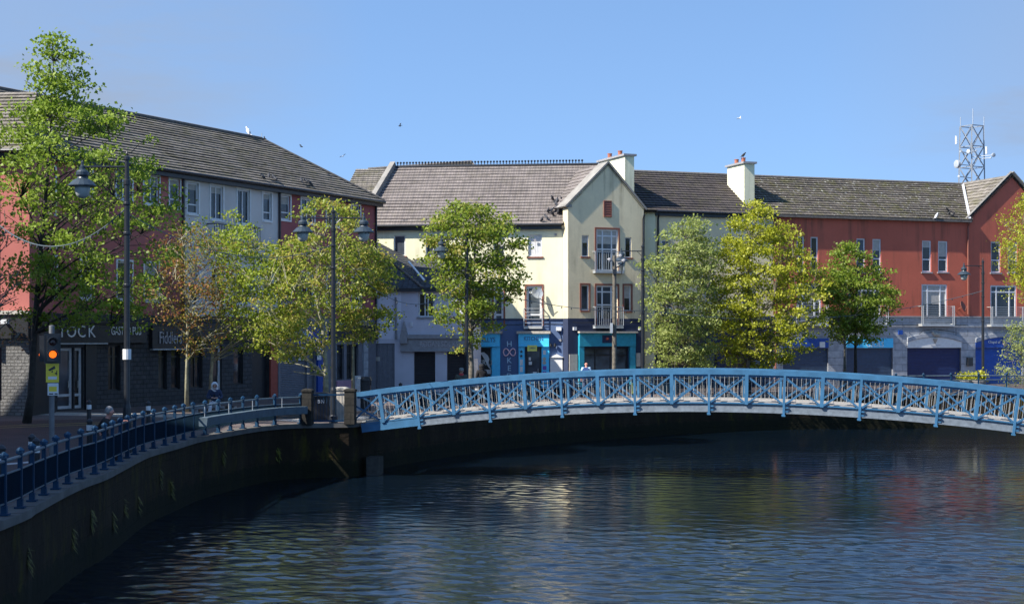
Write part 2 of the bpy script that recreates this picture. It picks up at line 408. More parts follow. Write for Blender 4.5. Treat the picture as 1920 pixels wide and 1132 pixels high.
def slope(name, mat, parent, E0, E1, R0, R1, course=0.34, step=0.05):
    """tiled roof slope built course by course, each lapping the one below"""
    E0, E1, R0, R1 = map(V, (E0, E1, R0, R1))
    nrm = (E1-E0).cross((R0+R1)/2-(E0+E1)/2).normalized()
    if nrm.z < 0: nrm = -nrm
    u = (E1-E0).normalized()
    L = ((R0+R1)/2-(E0+E1)/2); L = (L-u*L.dot(u)).length
    n = max(2, round(L/course)); mb = MB()
    for i in range(n):
        t0, t1 = i/n, (i+1)/n
        a0, a1 = E0.lerp(R0, t0), E1.lerp(R1, t0); b0, b1 = E0.lerp(R0, t1), E1.lerp(R1, t1)
        v0, v1 = i*0.34+0.001, (i+1)*0.34-0.001
        ns = max(1, int((a1-a0).length/1.9)) if step > 0.03 else 1
        cut = [0.0]+sorted(ROOF_R.uniform(0.02, 0.98) for _ in range(ns-1))+[1.0]
        for c0, c1 in zip(cut, cut[1:]):       # runs of tiles that have settled a little differently
            st = step*ROOF_R.uniform(0.82, 1.15)
            p0, p1, q0, q1 = a0.lerp(a1, c0), a0.lerp(a1, c1), b0.lerp(b1, c0), b0.lerp(b1, c1)
            p0u, p1u = p0+nrm*st, p1+nrm*st
            mb.face([p0u, p1u, q1, q0], [((p0-E0).dot(u), v0), ((p1-E0).dot(u), v0), ((q1-E0).dot(u), v1), ((q0-E0).dot(u), v1)])
            mb.face([p0, p1, p1u, p0u], [((p0-E0).dot(u), v0)]*4)
            mb.face([p0, p0u, q0]); mb.face([p1, q1, p1u])
    th = nrm*-0.12
    mb.face([E0+th, R0+th, R1+th, E1+th]); mb.face([E0, E0+th, E1+th, E1])
    return mb.build(name, mat, parent)
def text(body, fr, a, z, size, mat, parent, d=0.02, sx=1.0, extrude=0.012, align='CENTER', name='lettering'):
    c = bpy.data.curves.new(name, 'FONT'); c.body = body; c.size = size; c.extrude = extrude; c.align_x = align; c.align_y = 'CENTER'
    c.resolution_u = 3
    tmp = bpy.data.objects.new(name, c); me = bpy.data.meshes.new_from_object(tmp); me.name = name
    bpy.data.objects.remove(tmp); bpy.data.curves.remove(c)
    me.materials.clear(); me.materials.append(M[mat])
    o = bpy.data.objects.new(name, me); COL.objects.link(o)
    p = fr.pt(a, z, d)-ORIGIN[parent.name]
    R = Matrix(((fr.u.x*sx, 0, fr.n.x, p.x), (fr.u.y*sx, 0, fr.n.y, p.y), (0, 1, 0, p.z), (0, 0, 0, 1)))
    o.parent = parent; o.matrix_local = R
    ORIGIN[o.name] = ORIGIN[parent.name]
    return o
def shutter(root, fr, h, mat, depth=0.1, pitch=0.09, name='roller_shutter'):
    a0, a1, z0, z1 = h; mb = MB(); n = max(3, int((z1-z0)/pitch)); p = (z1-z0)/n
    for k in range(n):
        b = z0+k*p
        for (za, da, zb, db) in ((b, -depth, b+p*0.75, -depth+0.022), (b+p*0.75, -depth+0.022, b+p, -depth)):
            mb.face([fr.pt(a0, za, da), fr.pt(a1, za, da), fr.pt(a1, zb, db), fr.pt(a0, zb, db)])
    return mb.build(name, mat, root)
def fpart(name, mat, root, fr, *boxes):
    mb = MB()
    for b in boxes: fbox(mb, fr, *b)
    return mb.build(name, mat, root)
def flat(name, pts, z, mat, kind='structure', uvs=None):
    """a triangulated horizontal sheet"""
    from mathutils.geometry import tessellate_polygon
    tris = tessellate_polygon([[V((p[0], p[1], 0)) for p in pts]])
    mb = MB(); mb.v = [(p[0], p[1], z) for p in pts]
    for t in tris:
        a, b, c = [V(mb.v[k]) for k in t]
        if (b-a).cross(c-a).z < 0: t = (t[0], t[2], t[1])
        mb.f.append(tuple(t)); mb.uv.append([(mb.v[k][0], mb.v[k][1]) for k in t])
    o = mb.build(name, mat); o['kind'] = kind; return o
# ------------------------------------------------------------------ camera, sky, sun
cam = bpy.data.objects.new('camera', bpy.data.cameras.new('camera')); COL.objects.link(cam)
cam.location = (0, 0, H); cam.rotation_euler = (rad(90), 0, 0)
cam.data.lens = 36*F/1920; cam.data.sensor_width = 36; cam.data.shift_y = (CY-566)/1920
cam.data.clip_start = 0.5; cam.data.clip_end = 6000
SC.camera = cam
SUN_EL, SUN_AZ = rad(43), rad(243)          # azimuth clockwise from +Y
sd = V((math.sin(SUN_AZ)*math.cos(SUN_EL), math.cos(SUN_AZ)*math.cos(SUN_EL), math.sin(SUN_EL)))
sl = bpy.data.lights.new('sun', 'SUN'); sl.energy = 4.8; sl.angle = rad(0.53); sl.color = (1.0, 0.945, 0.86)
so = bpy.data.objects.new('sun', sl); COL.objects.link(so); so.rotation_euler = sd.to_track_quat('Z', 'Y').to_euler()
so.location = sd*200
w = bpy.data.worlds.new('World'); SC.world = w; w.use_nodes = True
t = w.node_tree; bg = t.nodes['Background']
sky = N(t, 'ShaderNodeTexSky', sky_type='NISHITA', sun_disc=False, sun_elevation=SUN_EL, sun_rotation=SUN_AZ, altitude=0, air_density=1.25, dust_density=0.05, ozone_density=5.0)
tc = N(t, 'ShaderNodeTexCoord')
dirn = tc.outputs['Generated']
lift = N(t, 'ShaderNodeVectorMath', operation='ADD'); t.links.new(dirn, lift.inputs[0]); lift.inputs[1].default_value = (0, 0, 0.25)
t.links.new(lift.outputs[0], sky.inputs[0])       # clear, dry air: deep blue down to the roofs
cl = noise(t, mapping(t, dirn, (2.2, 2.2, 9.0)), 1.6, 7, 0.62)
cl = ramp(t, cl, [(0.5, (0, 0, 0)), (0.72, (1, 1, 1))])
def blob(c, r):
    c = V(c).normalized()
    d = N(t, 'ShaderNodeVectorMath', operation='DISTANCE'); t.links.new(dirn, d.inputs[0]); d.inputs[1].default_value = c
    return ramp(t, math_(t, 'DIVIDE', d.outputs['Value'], r), [(0.0, (1, 1, 1)), (1.0, (0, 0, 0))])
mask = math_(t, 'ADD', blob((-0.33, 1, 0.21), 0.22), blob((0.38, 1, 0.18), 0.16))
k = math_(t, 'MULTIPLY', math_(t, 'MULTIPLY', cl, mask), 1.1)
k = math_(t, 'ADD', k, math_(t, 'MULTIPLY', mask, 0.55))
skyc = mixc(t, k, sky.outputs[0], (1.5, 1.95, 2.75))
t.links.new(skyc, bg.inputs['Color']); bg.inputs['Strength'].default_value = 0.12
SC.view_settings.view_transform = 'Standard'; SC.view_settings.look = 'None'; SC.view_settings.exposure = 1.0; SC.view_settings.gamma = 1
SC.cycles.use_denoising = True
try:
    SC.cycles.denoiser = 'OPENIMAGEDENOISE'; SC.cycles.denoising_input_passes = 'RGB_ALBEDO_NORMAL'
except Exception: pass
SC.cycles.max_bounces = 6; SC.cycles.diffuse_bounces = 3; SC.cycles.glossy_bounces = 3; SC.cycles.transmission_bounces = 3
SC.cycles.caustics_reflective = False; SC.cycles.caustics_refractive = False

# ------------------------------------------------------------------ quay line
QP = [(7.5, 111), (60, 103), (109, 94.5), (154, 87.7), (195, 83), (229, 77.4), (276, 70), (330, 65), (373, 61), (420, 58.2), (467, 55.6), (512, 53.8), (560, 52.9),
      (610, 52.6), (667, 52.2), (700, 50), (760, 47.5), (820, 45.5), (875, 43.8), (950, 42), (1100, 39), (1200, 37.5), (1300, 36), (1500, 34.5), (1700, 34), (1920, 33.7), (2400, 33.5)]
def catmull(pts, step):
    pts = [V(p) for p in pts]; out = [pts[0].copy()]; acc = 0.0
    dense = []
    for i in range(len(pts)-1):
        p0, p1, p2, p3 = pts[max(i-1, 0)], pts[i], pts[i+1], pts[min(i+2, len(pts)-1)]
        for k in range(40):
            s = k/40
            dense.append(0.5*((2*p1)+(p2-p0)*s+(2*p0-5*p1+4*p2-p3)*s*s+(3*p1-p0-3*p2+p3)*s**3))
    dense.append(pts[-1])
    for i in range(1, len(dense)):
        seg = (dense[i]-dense[i-1]).length
        while acc+seg >= step:
            r = (step-acc)/seg; q = dense[i-1].lerp(dense[i], r); out.append(q); dense[i-1] = q; seg = (dense[i]-q).length; acc = 0
        acc += seg
    return out
QPT = [V((-8.3, -30)), V((-8.4, 5)), V((-8.5, 15))]+[G(*q) for q in QP]+[V((75, 88))]
QUAY = catmull(QPT, 0.55)
def offs(path, d):
    out = []
    for i, p in enumerate(path):
        a, b = path[max(i-1, 0)], path[min(i+1, len(path)-1)]
        u = (b-a).normalized(); out.append(p+V((-u.y, u.x))*d)     # left of travel = landward
    return out
# materials of the setting
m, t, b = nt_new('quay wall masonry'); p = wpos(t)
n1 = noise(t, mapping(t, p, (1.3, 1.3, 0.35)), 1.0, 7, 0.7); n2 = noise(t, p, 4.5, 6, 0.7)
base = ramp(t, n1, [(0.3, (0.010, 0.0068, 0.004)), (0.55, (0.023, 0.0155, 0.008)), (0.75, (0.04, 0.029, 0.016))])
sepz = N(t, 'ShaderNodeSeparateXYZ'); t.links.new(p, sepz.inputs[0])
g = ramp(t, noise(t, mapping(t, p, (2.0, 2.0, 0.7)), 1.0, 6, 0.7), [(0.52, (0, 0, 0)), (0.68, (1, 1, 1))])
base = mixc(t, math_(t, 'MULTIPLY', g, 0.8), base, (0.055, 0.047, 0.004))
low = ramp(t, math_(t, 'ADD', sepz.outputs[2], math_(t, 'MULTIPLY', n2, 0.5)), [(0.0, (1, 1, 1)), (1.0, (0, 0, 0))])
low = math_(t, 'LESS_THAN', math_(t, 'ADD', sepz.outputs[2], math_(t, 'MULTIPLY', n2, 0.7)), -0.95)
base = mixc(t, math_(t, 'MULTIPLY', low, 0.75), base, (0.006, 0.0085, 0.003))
t.links.new(base, b.inputs['Base Color']); b.inputs['Roughness'].default_value = 0.85; b.inputs['Specular IOR Level'].default_value = 0.2
br = N(t, 'ShaderNodeTexBrick', i_Scale=1.0, i_Brick_Width=0.9, i_Row_Height=0.42, i_Mortar_Size=0.025); uvn = N(t, 'ShaderNodeUVMap'); t.links.new(uvn.outputs[0], br.inputs['Vector'])
bump(t, b, math_(t, 'ADD', math_(t, 'MULTIPLY', br.outputs['Fac'], -1), n2), 0.8, 0.05); M['quay_wall'] = m
M['coping'] = plain('coping stone', (0.105, 0.10, 0.092), 0.85, var=0.28, scale=2.2)
def paving(name, c1, c2, bw, bh, mortar):
    m, t, b = nt_new(name); p = wpos(t)
    br = N(t, 'ShaderNodeTexBrick', i_Scale=1.0, i_Brick_Width=bw, i_Row_Height=bh, i_Mortar_Size=0.012, i_Color1=col(c1), i_Color2=col(c2), i_Mortar=col(mortar))
    t.links.new(p, br.inputs['Vector'])
    base = mixc(t, 0.7, br.outputs[0], ramp(t, noise(t, p, 0.7, 6, 0.65), [(0.3, (0.6, 0.6, 0.6)), (0.7, (1.2, 1.2, 1.2))]), 'MULTIPLY')
    t.links.new(base, b.inputs['Base Color']); b.inputs['Roughness'].default_value = 0.85; b.inputs['Specular IOR Level'].default_value = 0.2
    return m
M['paving'] = paving('brown paving', (0.17, 0.135, 0.125), (0.13, 0.105, 0.10), 0.4, 0.2, (0.08, 0.07, 0.065))
M['paving_sun_pale'] = paving('pale paving and sunlit strip', (0.50, 0.47, 0.43), (0.42, 0.395, 0.36), 0.6, 0.4, (0.2, 0.19, 0.17))
M['road'] = paving('red brown road setts', (0.105, 0.075, 0.072), (0.085, 0.062, 0.06), 0.22, 0.11, (0.05, 0.04, 0.04))
M['road_line'] = plain('yellow road paint', (0.42, 0.34, 0.08), 0.8, var=0.3)
M['road_white'] = plain('white road paint', (0.45, 0.44, 0.42), 0.8, var=0.3)

ground = flat('ground', [(x, y) for x, y in offs(QUAY, 0.02)]+[(3000, 95), (3000, 4000), (-3000, 4000), (-3000, -30)], 0.0, 'paving')
# water
m, t, b = nt_new('river water'); p = wpos(t)
f = noise(t, p, 0.05, 3)
t.links.new(ramp(t, f, [(0.3, (0.002, 0.006, 0.012)), (0.7, (0.004, 0.009, 0.016))]), b.inputs['Base Color'])
b.inputs['IOR'].default_value = 1.45; b.inputs['Roughness'].default_value = 0.04
fine = noise(t, mapping(t, p, (1.0, 1.4, 0)), 7.0, 4, 0.55)
wind = noise(t, mapping(t, p, (0.10, 0.30, 0)), 1.0, 5, 0.6)
t.links.new(ramp(t, wind, [(0.3, (0.05, 0.05, 0.05)), (0.7, (0.15, 0.15, 0.15))]), b.inputs['Roughness'])
sepw = N(t, 'ShaderNodeSeparateXYZ'); t.links.new(p, sepw.inputs[0])
reach = N(t, 'ShaderNodeMapRange', i_From_Min=28.0, i_From_Max=58.0, i_To_Min=0.0034, i_To_Max=0.0007); t.links.new(sepw.outputs[1], reach.inputs[0])      # shallow riffle upstream, smooth reach downstream
bump(t, b, math_(t, 'MULTIPLY', fine, reach.outputs[0]), 1.0, 1.0); M['water'] = m
# the surface itself: a sheet of real ripples in the reach of the river one can see, calm water beyond
def river():
    x0, x1, y0, y1 = -11.5, 34.0, 23.0, 88.0; dx, dy = 0.065, 0.048
    nx, ny = int((x1-x0)/dx)+1, int((y1-y0)/dy)+1
    xs = np.linspace(x0, x1, nx, dtype=np.float32); ys = np.linspace(y0, y1, ny, dtype=np.float32)
    Xg, Yg = np.meshgrid(xs, ys); h = np.zeros_like(Xg); rng = np.random.default_rng(5); n = 72
    calm = np.ones_like(Xg)
    for _ in range(7):
        a = rng.uniform(-0.5, 0.5); k = 2*math.pi/rng.uniform(6, 22)
        calm += 0.16*np.sin(k*(Xg*math.sin(a)*0.5+Yg*math.cos(a))+rng.uniform(0, 6.28)+1.5*np.sin(Xg*0.13+rng.uniform(0, 6)))
    calm = np.clip(calm, 0.35, 1.6)
    for q in range(n):
        lam = 0.18*(1.15/0.18)**(q/(n-1)); k = 2*math.pi/lam; a = rng.normal(math.pi/2, 0.6)
        amp = WSLOPE*math.sqrt(2.0/n)/k*rng.uniform(0.5, 1.4)
        ph = rng.uniform(0, 6.28); warp = 0.35*lam*np.sin(Xg*rng.uniform(0.2, 0.6)+Yg*rng.uniform(-0.4, 0.4)+ph*2)
        h += amp*np.sin(k*(Xg*math.cos(a)+Yg*math.sin(a)+warp)+ph)
    h *= calm*np.interp(Yg, [26, 36, 46, 56, 66], [0.95, 0.72, 0.42, 0.20, 0.13])      # ruffled where the river runs shallow, smoother below the bridge
    edge = np.minimum.reduce([Xg-x0, x1-Xg, Yg-y0, y1-Yg]); h *= np.clip(edge/2.0, 0, 1)
    co = np.stack([Xg, Yg, h+WATER_Z], -1).reshape(-1, 3)
    i = np.arange(nx*ny).reshape(ny, nx); f = np.stack([i[:-1, :-1], i[:-1, 1:], i[1:, 1:], i[1:, :-1]], -1).reshape(-1)
    me = bpy.data.meshes.new('river_water'); me.vertices.add(nx*ny); me.vertices.foreach_set('co', co.ravel())
    nf = (nx-1)*(ny-1); me.loops.add(4*nf); me.loops.foreach_set('vertex_index', f.astype(np.int32)); me.polygons.add(nf)
    me.polygons.foreach_set('loop_start', np.arange(nf, dtype=np.int32)*4); me.polygons.foreach_set('use_smooth', np.ones(nf, dtype=bool))
    me.update(calc_edges=True); me.materials.append(M['water'])
    o = bpy.data.objects.new('river_water', me); COL.objects.link(o); o['kind'] = 'structure'
    wb = MB()
    for a, b_, c, d in ((-30, 600, -200, y0), (-30, 600, y1, 400), (-30, x0, y0, y1), (x1, 600, y0, y1)): wb.face([(a, c, WATER_Z), (b_, c, WATER_Z), (b_, d, WATER_Z), (a, d, WATER_Z)])
    o = wb.build('calm_water', 'water'); o['kind'] = 'structure'
WSLOPE = 0.10
river()

qb = MB(); L = 0.0
for i in range(len(QUAY)-1):
    a, c = QUAY[i], QUAY[i+1]; l = (c-a).length
    a2, c2 = V((a.x, a.y, 0)), V((c.x, c.y, 0))
    qb.face([a2+V((0, 0, WATER_Z-1)), c2+V((0, 0, WATER_Z-1)), c2+V((0, 0, -0.1)), a2+V((0, 0, -0.1))], [(L, 0), (L+l, 0), (L+l, 2.8), (L, 2.8)])
    L += l
e = empty('quay_wall', (QUAY[60].x, QUAY[60].y, WATER_Z), 'dark mossy stone quay wall curving along the river under the blue railing', 'wall')
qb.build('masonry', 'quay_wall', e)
cb = MB(); o1, o2 = offs(QUAY, -0.06), offs(QUAY, 0.42)
for i in range(0, len(QUAY)-1):
    p0, p1, p2, p3 = o1[i], o1[i+1], o2[i+1], o2[i]
    g_ = 0.006 if i % 2 else 0.0
    cb.box8([(p0.x, p0.y, -0.12), (p1.x, p1.y, -0.12), (p2.x, p2.y, -0.12), (p3.x, p3.y, -0.12), (p0.x, p0.y, 0.03-g_), (p1.x, p1.y, 0.03-g_), (p2.x, p2.y, 0.03-g_), (p3.x, p3.y, 0.03-g_)])
cb.build('coping', 'coping', e)
# tufts of weed on the quay wall
def tufts(name, spots, mat, label, group):
    for (px, py, s) in spots:
        i = min(range(len(QUAY)), key=lambda k: abs((QUAY[k].x*F/QUAY[k].y+CX)-px) + (1000 if QUAY[k].y < 15 or QUAY[k].y > 60 else 0))
        q = QUAY[i]; s = F/q.y; z = H-(py-CY)/s
        u = (QUAY[i+1]-QUAY[i-1]).normalized(); n = V((u.y, -u.x))
        mb = MB()
        for k in range(26):
            a = V((q.x, q.y, z+random.uniform(-0.18, 0.22)))+V((u.x, u.y, 0))*random.uniform(-0.09, 0.09)
            d = V((n.x, n.y, 0))*random.uniform(0.05, 0.14)+V((u.x, u.y, 0))*random.uniform(-0.07, 0.07)+V((0, 0, random.uniform(-0.25, 0.1)))
            w_ = V((u.x, u.y, 0))*0.018
            mb.face([a-w_, a+w_, a+d*0.6+w_*1.5, a+d], [(random.random(), 0)]*4)
        tag(mb.build(name, mat), label, 'plant', group)
M['weed'] = leafmat('wall weed', [(0, (0.06, 0.075, 0.01)), (1, (0.18, 0.17, 0.02))], 0.2)
tufts('wall_weed', [(168, 970, 0), (135, 1010, 0), (215, 975, 0), (300, 895, 0), (262, 945, 0), (52, 1045, 0), (420, 858, 0), (527, 850, 0), (230, 950, 0), (325, 915, 0)], 'weed', 'small yellow green weed tuft sprouting from the dark quay wall', 'weed tufts on the quay wall')

# street: road, pavement along the terrace, painted lines
PA = Face((-20.5, 59.8), (-7.68, 84.3))       # the terrace front, from left to right
qi = [i for i, q in enumerate(QUAY) if -20 < q.y < 47 and q.x < 0]
rp = [(-34.0, 16.0), (-22.0, 40.0), (-19.5, 55.0), (-14.4, 57.3), (-11.4, 53.0), (-11.3, 44.0)]+[(offs(QUAY, 1.7)[i].x, offs(QUAY, 1.7)[i].y) for i in reversed(qi[::4]) if QUAY[i].y < 42]+[(-34, -19)]
road = flat('road', rp, 0.004, 'road')
def strip(name, a, b, wd, z, mat, label=None):
    a, b = V(a), V(b); u = (b-a).normalized(); n = V((-u.y, u.x))*wd/2
    return flat(name, [tuple(a-n), tuple(b-n), tuple(b+n), tuple(a+n)], z, mat)
strip('road_marking', (-22.0, 49.0), (-14.2, 54.8), 0.14, 0.008, 'road_line')
strip('road_marking', (-21.8, 47.8), (-13.6, 53.9), 0.14, 0.008, 'road_line')
strip('road_marking', (-12.6, 36.0), (-9.6+-1.4, 38.6), 0.35, 0.008, 'road_white')
strip('paving_sun_band', (-24.0, 62.2), (-11.6, 58.6), 2.3, 0.004, 'paving_sun_pale')  # strip of sun across the street, painted as paler ground
strip('paving_sun_band', (-8.6, 55.6), (-5.4, 58.2), 2.6, 0.004, 'paving_sun_pale')
# ------------------------------------------------------------------ buildings
def zc(py, Y): return H-(py-CY)*Y/F
def body(root, fr, a0, a1, z1, depth, mat, name='side_wall'):
    """rear and end walls of a block behind a front"""
    mb = MB()
    p = [fr.pt(a0, 0), fr.pt(a1, 0), fr.pt(a1, 0, -depth), fr.pt(a0, 0, -depth)]
    up = V((0, 0, z1))
    for i, j in ((1, 2), (2, 3), (3, 0)): mb.face([p[i], p[j], p[j]+up, p[i]+up])
    return mb.build(name, mat, root)
def gutter(root, fr, a0, a1, z, d=0.30, mat='black_metal'):
    mb = MB(); fbox(mb, fr, a0, a1, z-0.30, z-0.06, 0.02, d-0.12)
    mb.tube([fr.pt(a0, z-0.04, d), fr.pt(a1, z-0.04, d)], 0.075, 8)
    return mb.build('gutter', mat, root)
def downpipe(root, fr, a, z0, z1, mat='black_metal'):
    mb = MB(); mb.tube([fr.pt(a, z1, 0.22), fr.pt(a, z1-0.25, 0.08), fr.pt(a, z0, 0.08)], 0.06, 8)
    return mb.build('downpipe', mat, root)

# ---- the long terrace on the left: three houses under one hipped roof
A = Face((-20.5, 59.8), (-7.68, 84.3)); EZ = 10.75; RZ = H+10.9; AL = A.L
aw, ar = A.a(345), A.a(522)
d_h = 4.56
def terrace(name_label, a0, a1, mat, tops, mids, hip=False):
    root = empty('terraced_house', A.pt((a0+a1)/2, 0), name_label, 'house', 'terraced houses under one long tiled roof')
    holes = []; wins = []
    for (x0, x1, y0, y1, nb) in tops:
        h = A.rect(x0, x1, y0, y1); holes.append(h); wins.append((h, nb))
    for (x0, x1, nb) in mids:
        b0, b1 = A.a(x0), A.a(x1); h = (b0, b1, 4.75, 6.45); holes.append(h); wins.append((h, nb))
    mb = MB(); wall(mb, A, a0, a1, 4.1, EZ, holes); mb.build('wall', mat, root)
    for h, nb in wins: window(root, A, h, bars=nb, rails=(0.3,) if not nb else (), outer='white_paint')
    off = 0.35
    E0, E1 = A.pt(a0, EZ, off), A.pt(a1 + (off if hip else 0), EZ, off)
    R0 = A.pt(a0, RZ, -d_h); R1 = A.pt(a1-(d_h if hip else 0), RZ, -d_h)
    slope('roof', 'tiles_a', root, E0, E1, R0, R1, 0.30, 0.057)
    slope('rear_roof', 'tiles_a', root, A.pt(a1+(off if hip else 0), EZ, -2*d_h-off), A.pt(a0, EZ, -2*d_h-off), R1, R0, 0.6, 0.04)
    if hip: slope('hip_roof', 'tiles_a', root, A.pt(a1+off, EZ, off), A.pt(a1+off, EZ, -2*d_h-off), R1, R1+V((0, 0, 0.001)), 0.32, 0.05)
    rb = MB(); rb.tube([R0+V((0, 0, 0.03)), R1+V((0, 0, 0.03))], 0.11, 8)
    if hip: rb.tube([R1+V((0, 0, 0.04)), A.pt(a1+off, EZ+0.06, off)], 0.09, 8)
    rb.build('ridge_tiles', 'ridge', root)
    gutter(root, A, a0, a1+(0.3 if hip else 0), EZ, 0.42)
    body(root, A, a0, a1, EZ-0.05, 2*d_h, mat)
    return root
tp = terrace('salmon red terraced house at the left end behind the tall green tree', -1.2, aw, 'terrace_pink',
    [(77, 103, 312, 400, (0.5,)), (150, 172, 306, 372, ()), (218, 247, 320, 374, (0.5,)), (270, 298, 330, 383, (0.5,)), (318, 337, 336, 390, ())],
    [(80, 105, ()), (152, 174, ()), (220, 247, ()), (271, 297, ())])
tw_ = terrace('off white terraced house with black balcony rails in the middle of the terrace', aw, ar, 'terrace_white',
    [(351, 372, 343, 401, ()), (395, 418, 349, 412, (0.5,)), (445, 468, 356, 420, (0.5,)), (493, 509, 362, 414, ())],
    [(353, 373, ()), (396, 419, (0.5,)), (446, 468, (0.5,)), (494, 510, ())])
tr = terrace('dusky red terraced house at the hipped corner end of the terrace', ar, AL, 'terrace_red',
    [(525, 544, 367, 412, ()), (565, 589, 373, 418, (0.5,)), (612, 635, 379, 424, (0.5,)), (659, 675, 384, 430, ())],
    [(526, 545, ()), (566, 589, (0.5,)), (613, 635, (0.5,)), (660, 676, ())], hip=True)
for root, a in ((tp, aw-0.12), (tr, ar+0.02), (tr, AL-0.10)): downpipe(root, A, a, 3.6, EZ-0.1)
bl = MB()     # black balcony rails on the white house
for (x0, x1) in ((388, 425), (438, 474)):
    b0, b1 = A.a(x0), A.a(x1); z0 = 7.55
    for z in (z0, z0+0.95): bl.bar(A.pt(b0, z, 0.45), A.pt(b1, z, 0.45), 0.05, 0.05)
    for q in (b0, b1):
        for z in (z0, z0+0.95): bl.bar(A.pt(q, z, 0.0), A.pt(q, z, 0.45), 0.05, 0.05)
    for k in range(9): bl.bar(A.pt(b0+(b1-b0)*k/8, z0, 0.45), A.pt(b0+(b1-b0)*k/8, z0+0.95, 0.45), 0.025, 0.025)
bl.build('balcony_rail', 'black_metal', tw_)
# shop fronts: openings given in photo pixels
GZ = 4.1
def ground(root, fr, a0, a1, mat, opens, z1=GZ, name='shop_wall'):
    holes = [h for h, *_ in opens]
    mb = MB(); wall(mb, fr, a0, a1, 0, z1, holes, 0.2); mb.build(name, mat, root)
    for h, kind, *kw in opens:
        kw = kw[0] if kw else {}
        if kind == 'win': window(root, fr, h, depth=0.18, **{**dict(fmat='shop_black', bars=(0.5,), rails=(0.75,)), **kw})
        elif kind == 'door':
            a_, b_, c_, d_ = h; dm = kw.get('mat', 'grey_paint')
            dr = window(root, fr, h, depth=0.18, fmat=dm, fw=0.12, name='door', bars=kw.get('bars', ()), rails=kw.get('rails', (0.22,)), pmat=kw.get('pmat', 'glass'))
            hb = MB(); hb.tube([fr.pt(b_-0.2, 0.95, -0.10), fr.pt(b_-0.2, 1.25, -0.10)], 0.02, 6); hb.build('handle', 'steel', dr)
        elif kind == 'shut': shutter(root, fr, h, kw['mat'], 0.15)
        elif kind == 'dark': fpart('recess', 'shop_black', root, fr, (h[0], h[1], h[2], h[3], -0.5, -0.2))
r_ = lambda x0, x1, y0, y1: A.rect(x0, x1, y0, y1)
def rz(x0, x1, z0, z1, fr=None):
    fr = fr or A; return (fr.a(x0), fr.a(x1), z0, z1)
ground(tp, A, -1.2, aw, 'dark_stone', [(rz(5, 44, 0.9, 2.6), 'win'), (rz(108, 138, 0.08, 2.65), 'door'), (rz(140, 156, 0.08, 2.65), 'door', dict(rails=(0.22,))),
     (rz(203, 226, 0.75, 2.75), 'win', dict(fmat='shop_black')), (rz(297, 313, 0.7, 2.7), 'win', dict(bars=())), (rz(321, 338, 0.7, 2.7), 'win', dict(bars=()))])
fpart('fascia', 'shop_black', tp, A, (-1.2, A.a(270), 2.95, 3.72, 0.0, 0.16), (-1.2, A.a(270), 3.72, 3.80, 0.0, 0.24), (A.a(60), A.a(270), 2.86, 2.95, 0.0, 0.2))
fpart('pilaster', 'shop_black', tp, A, (A.a(158), A.a(163), 0, 2.86, 0.0, 0.1), (A.a(163)+0.02, A.a(180), 0, 2.86, 0.0, 0.04))
fpart('hanging_fascia', 'shop_black', tp, A, (A.a(279), A.a(344), 2.58, 3.6, 0.06, 0.22))
fpart('fascia_trim', 'galv', tp, A, (A.a(279), A.a(344), 2.52, 2.575, 0.06, 0.25), (A.a(60), A.a(196), 2.80, 2.855, 0.0, 0.21))
for ch, px in (('S', 88), ('T', 110), ('O', 128), ('C', 147), ('K', 166)): text(ch, A, A.a(px), 3.32, 0.72, 'letter_white', tp, 0.18, 1.0)
text('GASTRO PUB', A, A.a(231), 3.36, 0.52, 'letter_white', tp, 0.18, 0.62)
text('Fiddlers', A, A.a(312), 3.05, 0.80, 'letter_grey', tp, 0.25, 0.62)
ground(tw_, A, aw, ar, 'dark_stone', [(rz(357, 380, 0.7, 2.7), 'win'), (rz(398, 416, 0.1, 2.7), 'door', dict(mat='grey_paint')), (rz(438, 456, 0.8, 2.6), 'win', dict(bars=())), (rz(472, 505, 0.02, 2.75), 'dark')])
fpart('fascia', 'shop_black', tw_, A, (aw+0.2, A.a(470), 3.0, 3.75, 0.0, 0.12), (A.a(470)+0.02, ar, 3.0, 3.9, 0, 0.1))
fpart('door_frame', 'red_door', tw_, A, (A.a(505), A.a(518), 0, 3.0, 0.0, 0.09))
ground(tr, A, ar, AL, 'shutter_grey', [(rz(526, 576, 0.02, 2.6), 'shut', dict(mat='shutter_grey')), (rz(579, 590, 0.02, 2.6), 'shut', dict(mat='shutter_grey')),
     (rz(632, 645, 0.8, 2.7), 'win', dict(bars=())), (rz(650, 672, 0.8, 2.7), 'win')])
fpart('fascia', 'sign_blue', tr, A, (A.a(525), A.a(612), 2.75, 3.75, 0.0, 0.14), (A.a(593), A.a(607), 0, 2.75, 0.0, 0.12))
fpart('fascia_dark', 'shop_black', tr, A, (A.a(614), AL, 2.95, 3.75, 0.0, 0.14))
fpart('poster', 'white_paint', tr, A, (A.a(562), A.a(574), 1.9, 2.6, -0.10, -0.07), (A.a(590)+0.03, A.a(592)+0.3, 1.9, 2.6, 0.13, 0.15))
fpart('stall_riser', 'pink_paint', tr, A, (A.a(630), A.a(676), 0.0, 0.75, 0.004, 0.07))
fpart('pier', 'ashlar', tr, A, (A.a(680), A.a(688), 0, 2.95, 0.0, 0.09))
text('bets', A, A.a(566), 3.3, 0.62, 'letter_cyan', tr, 0.16, 0.8)

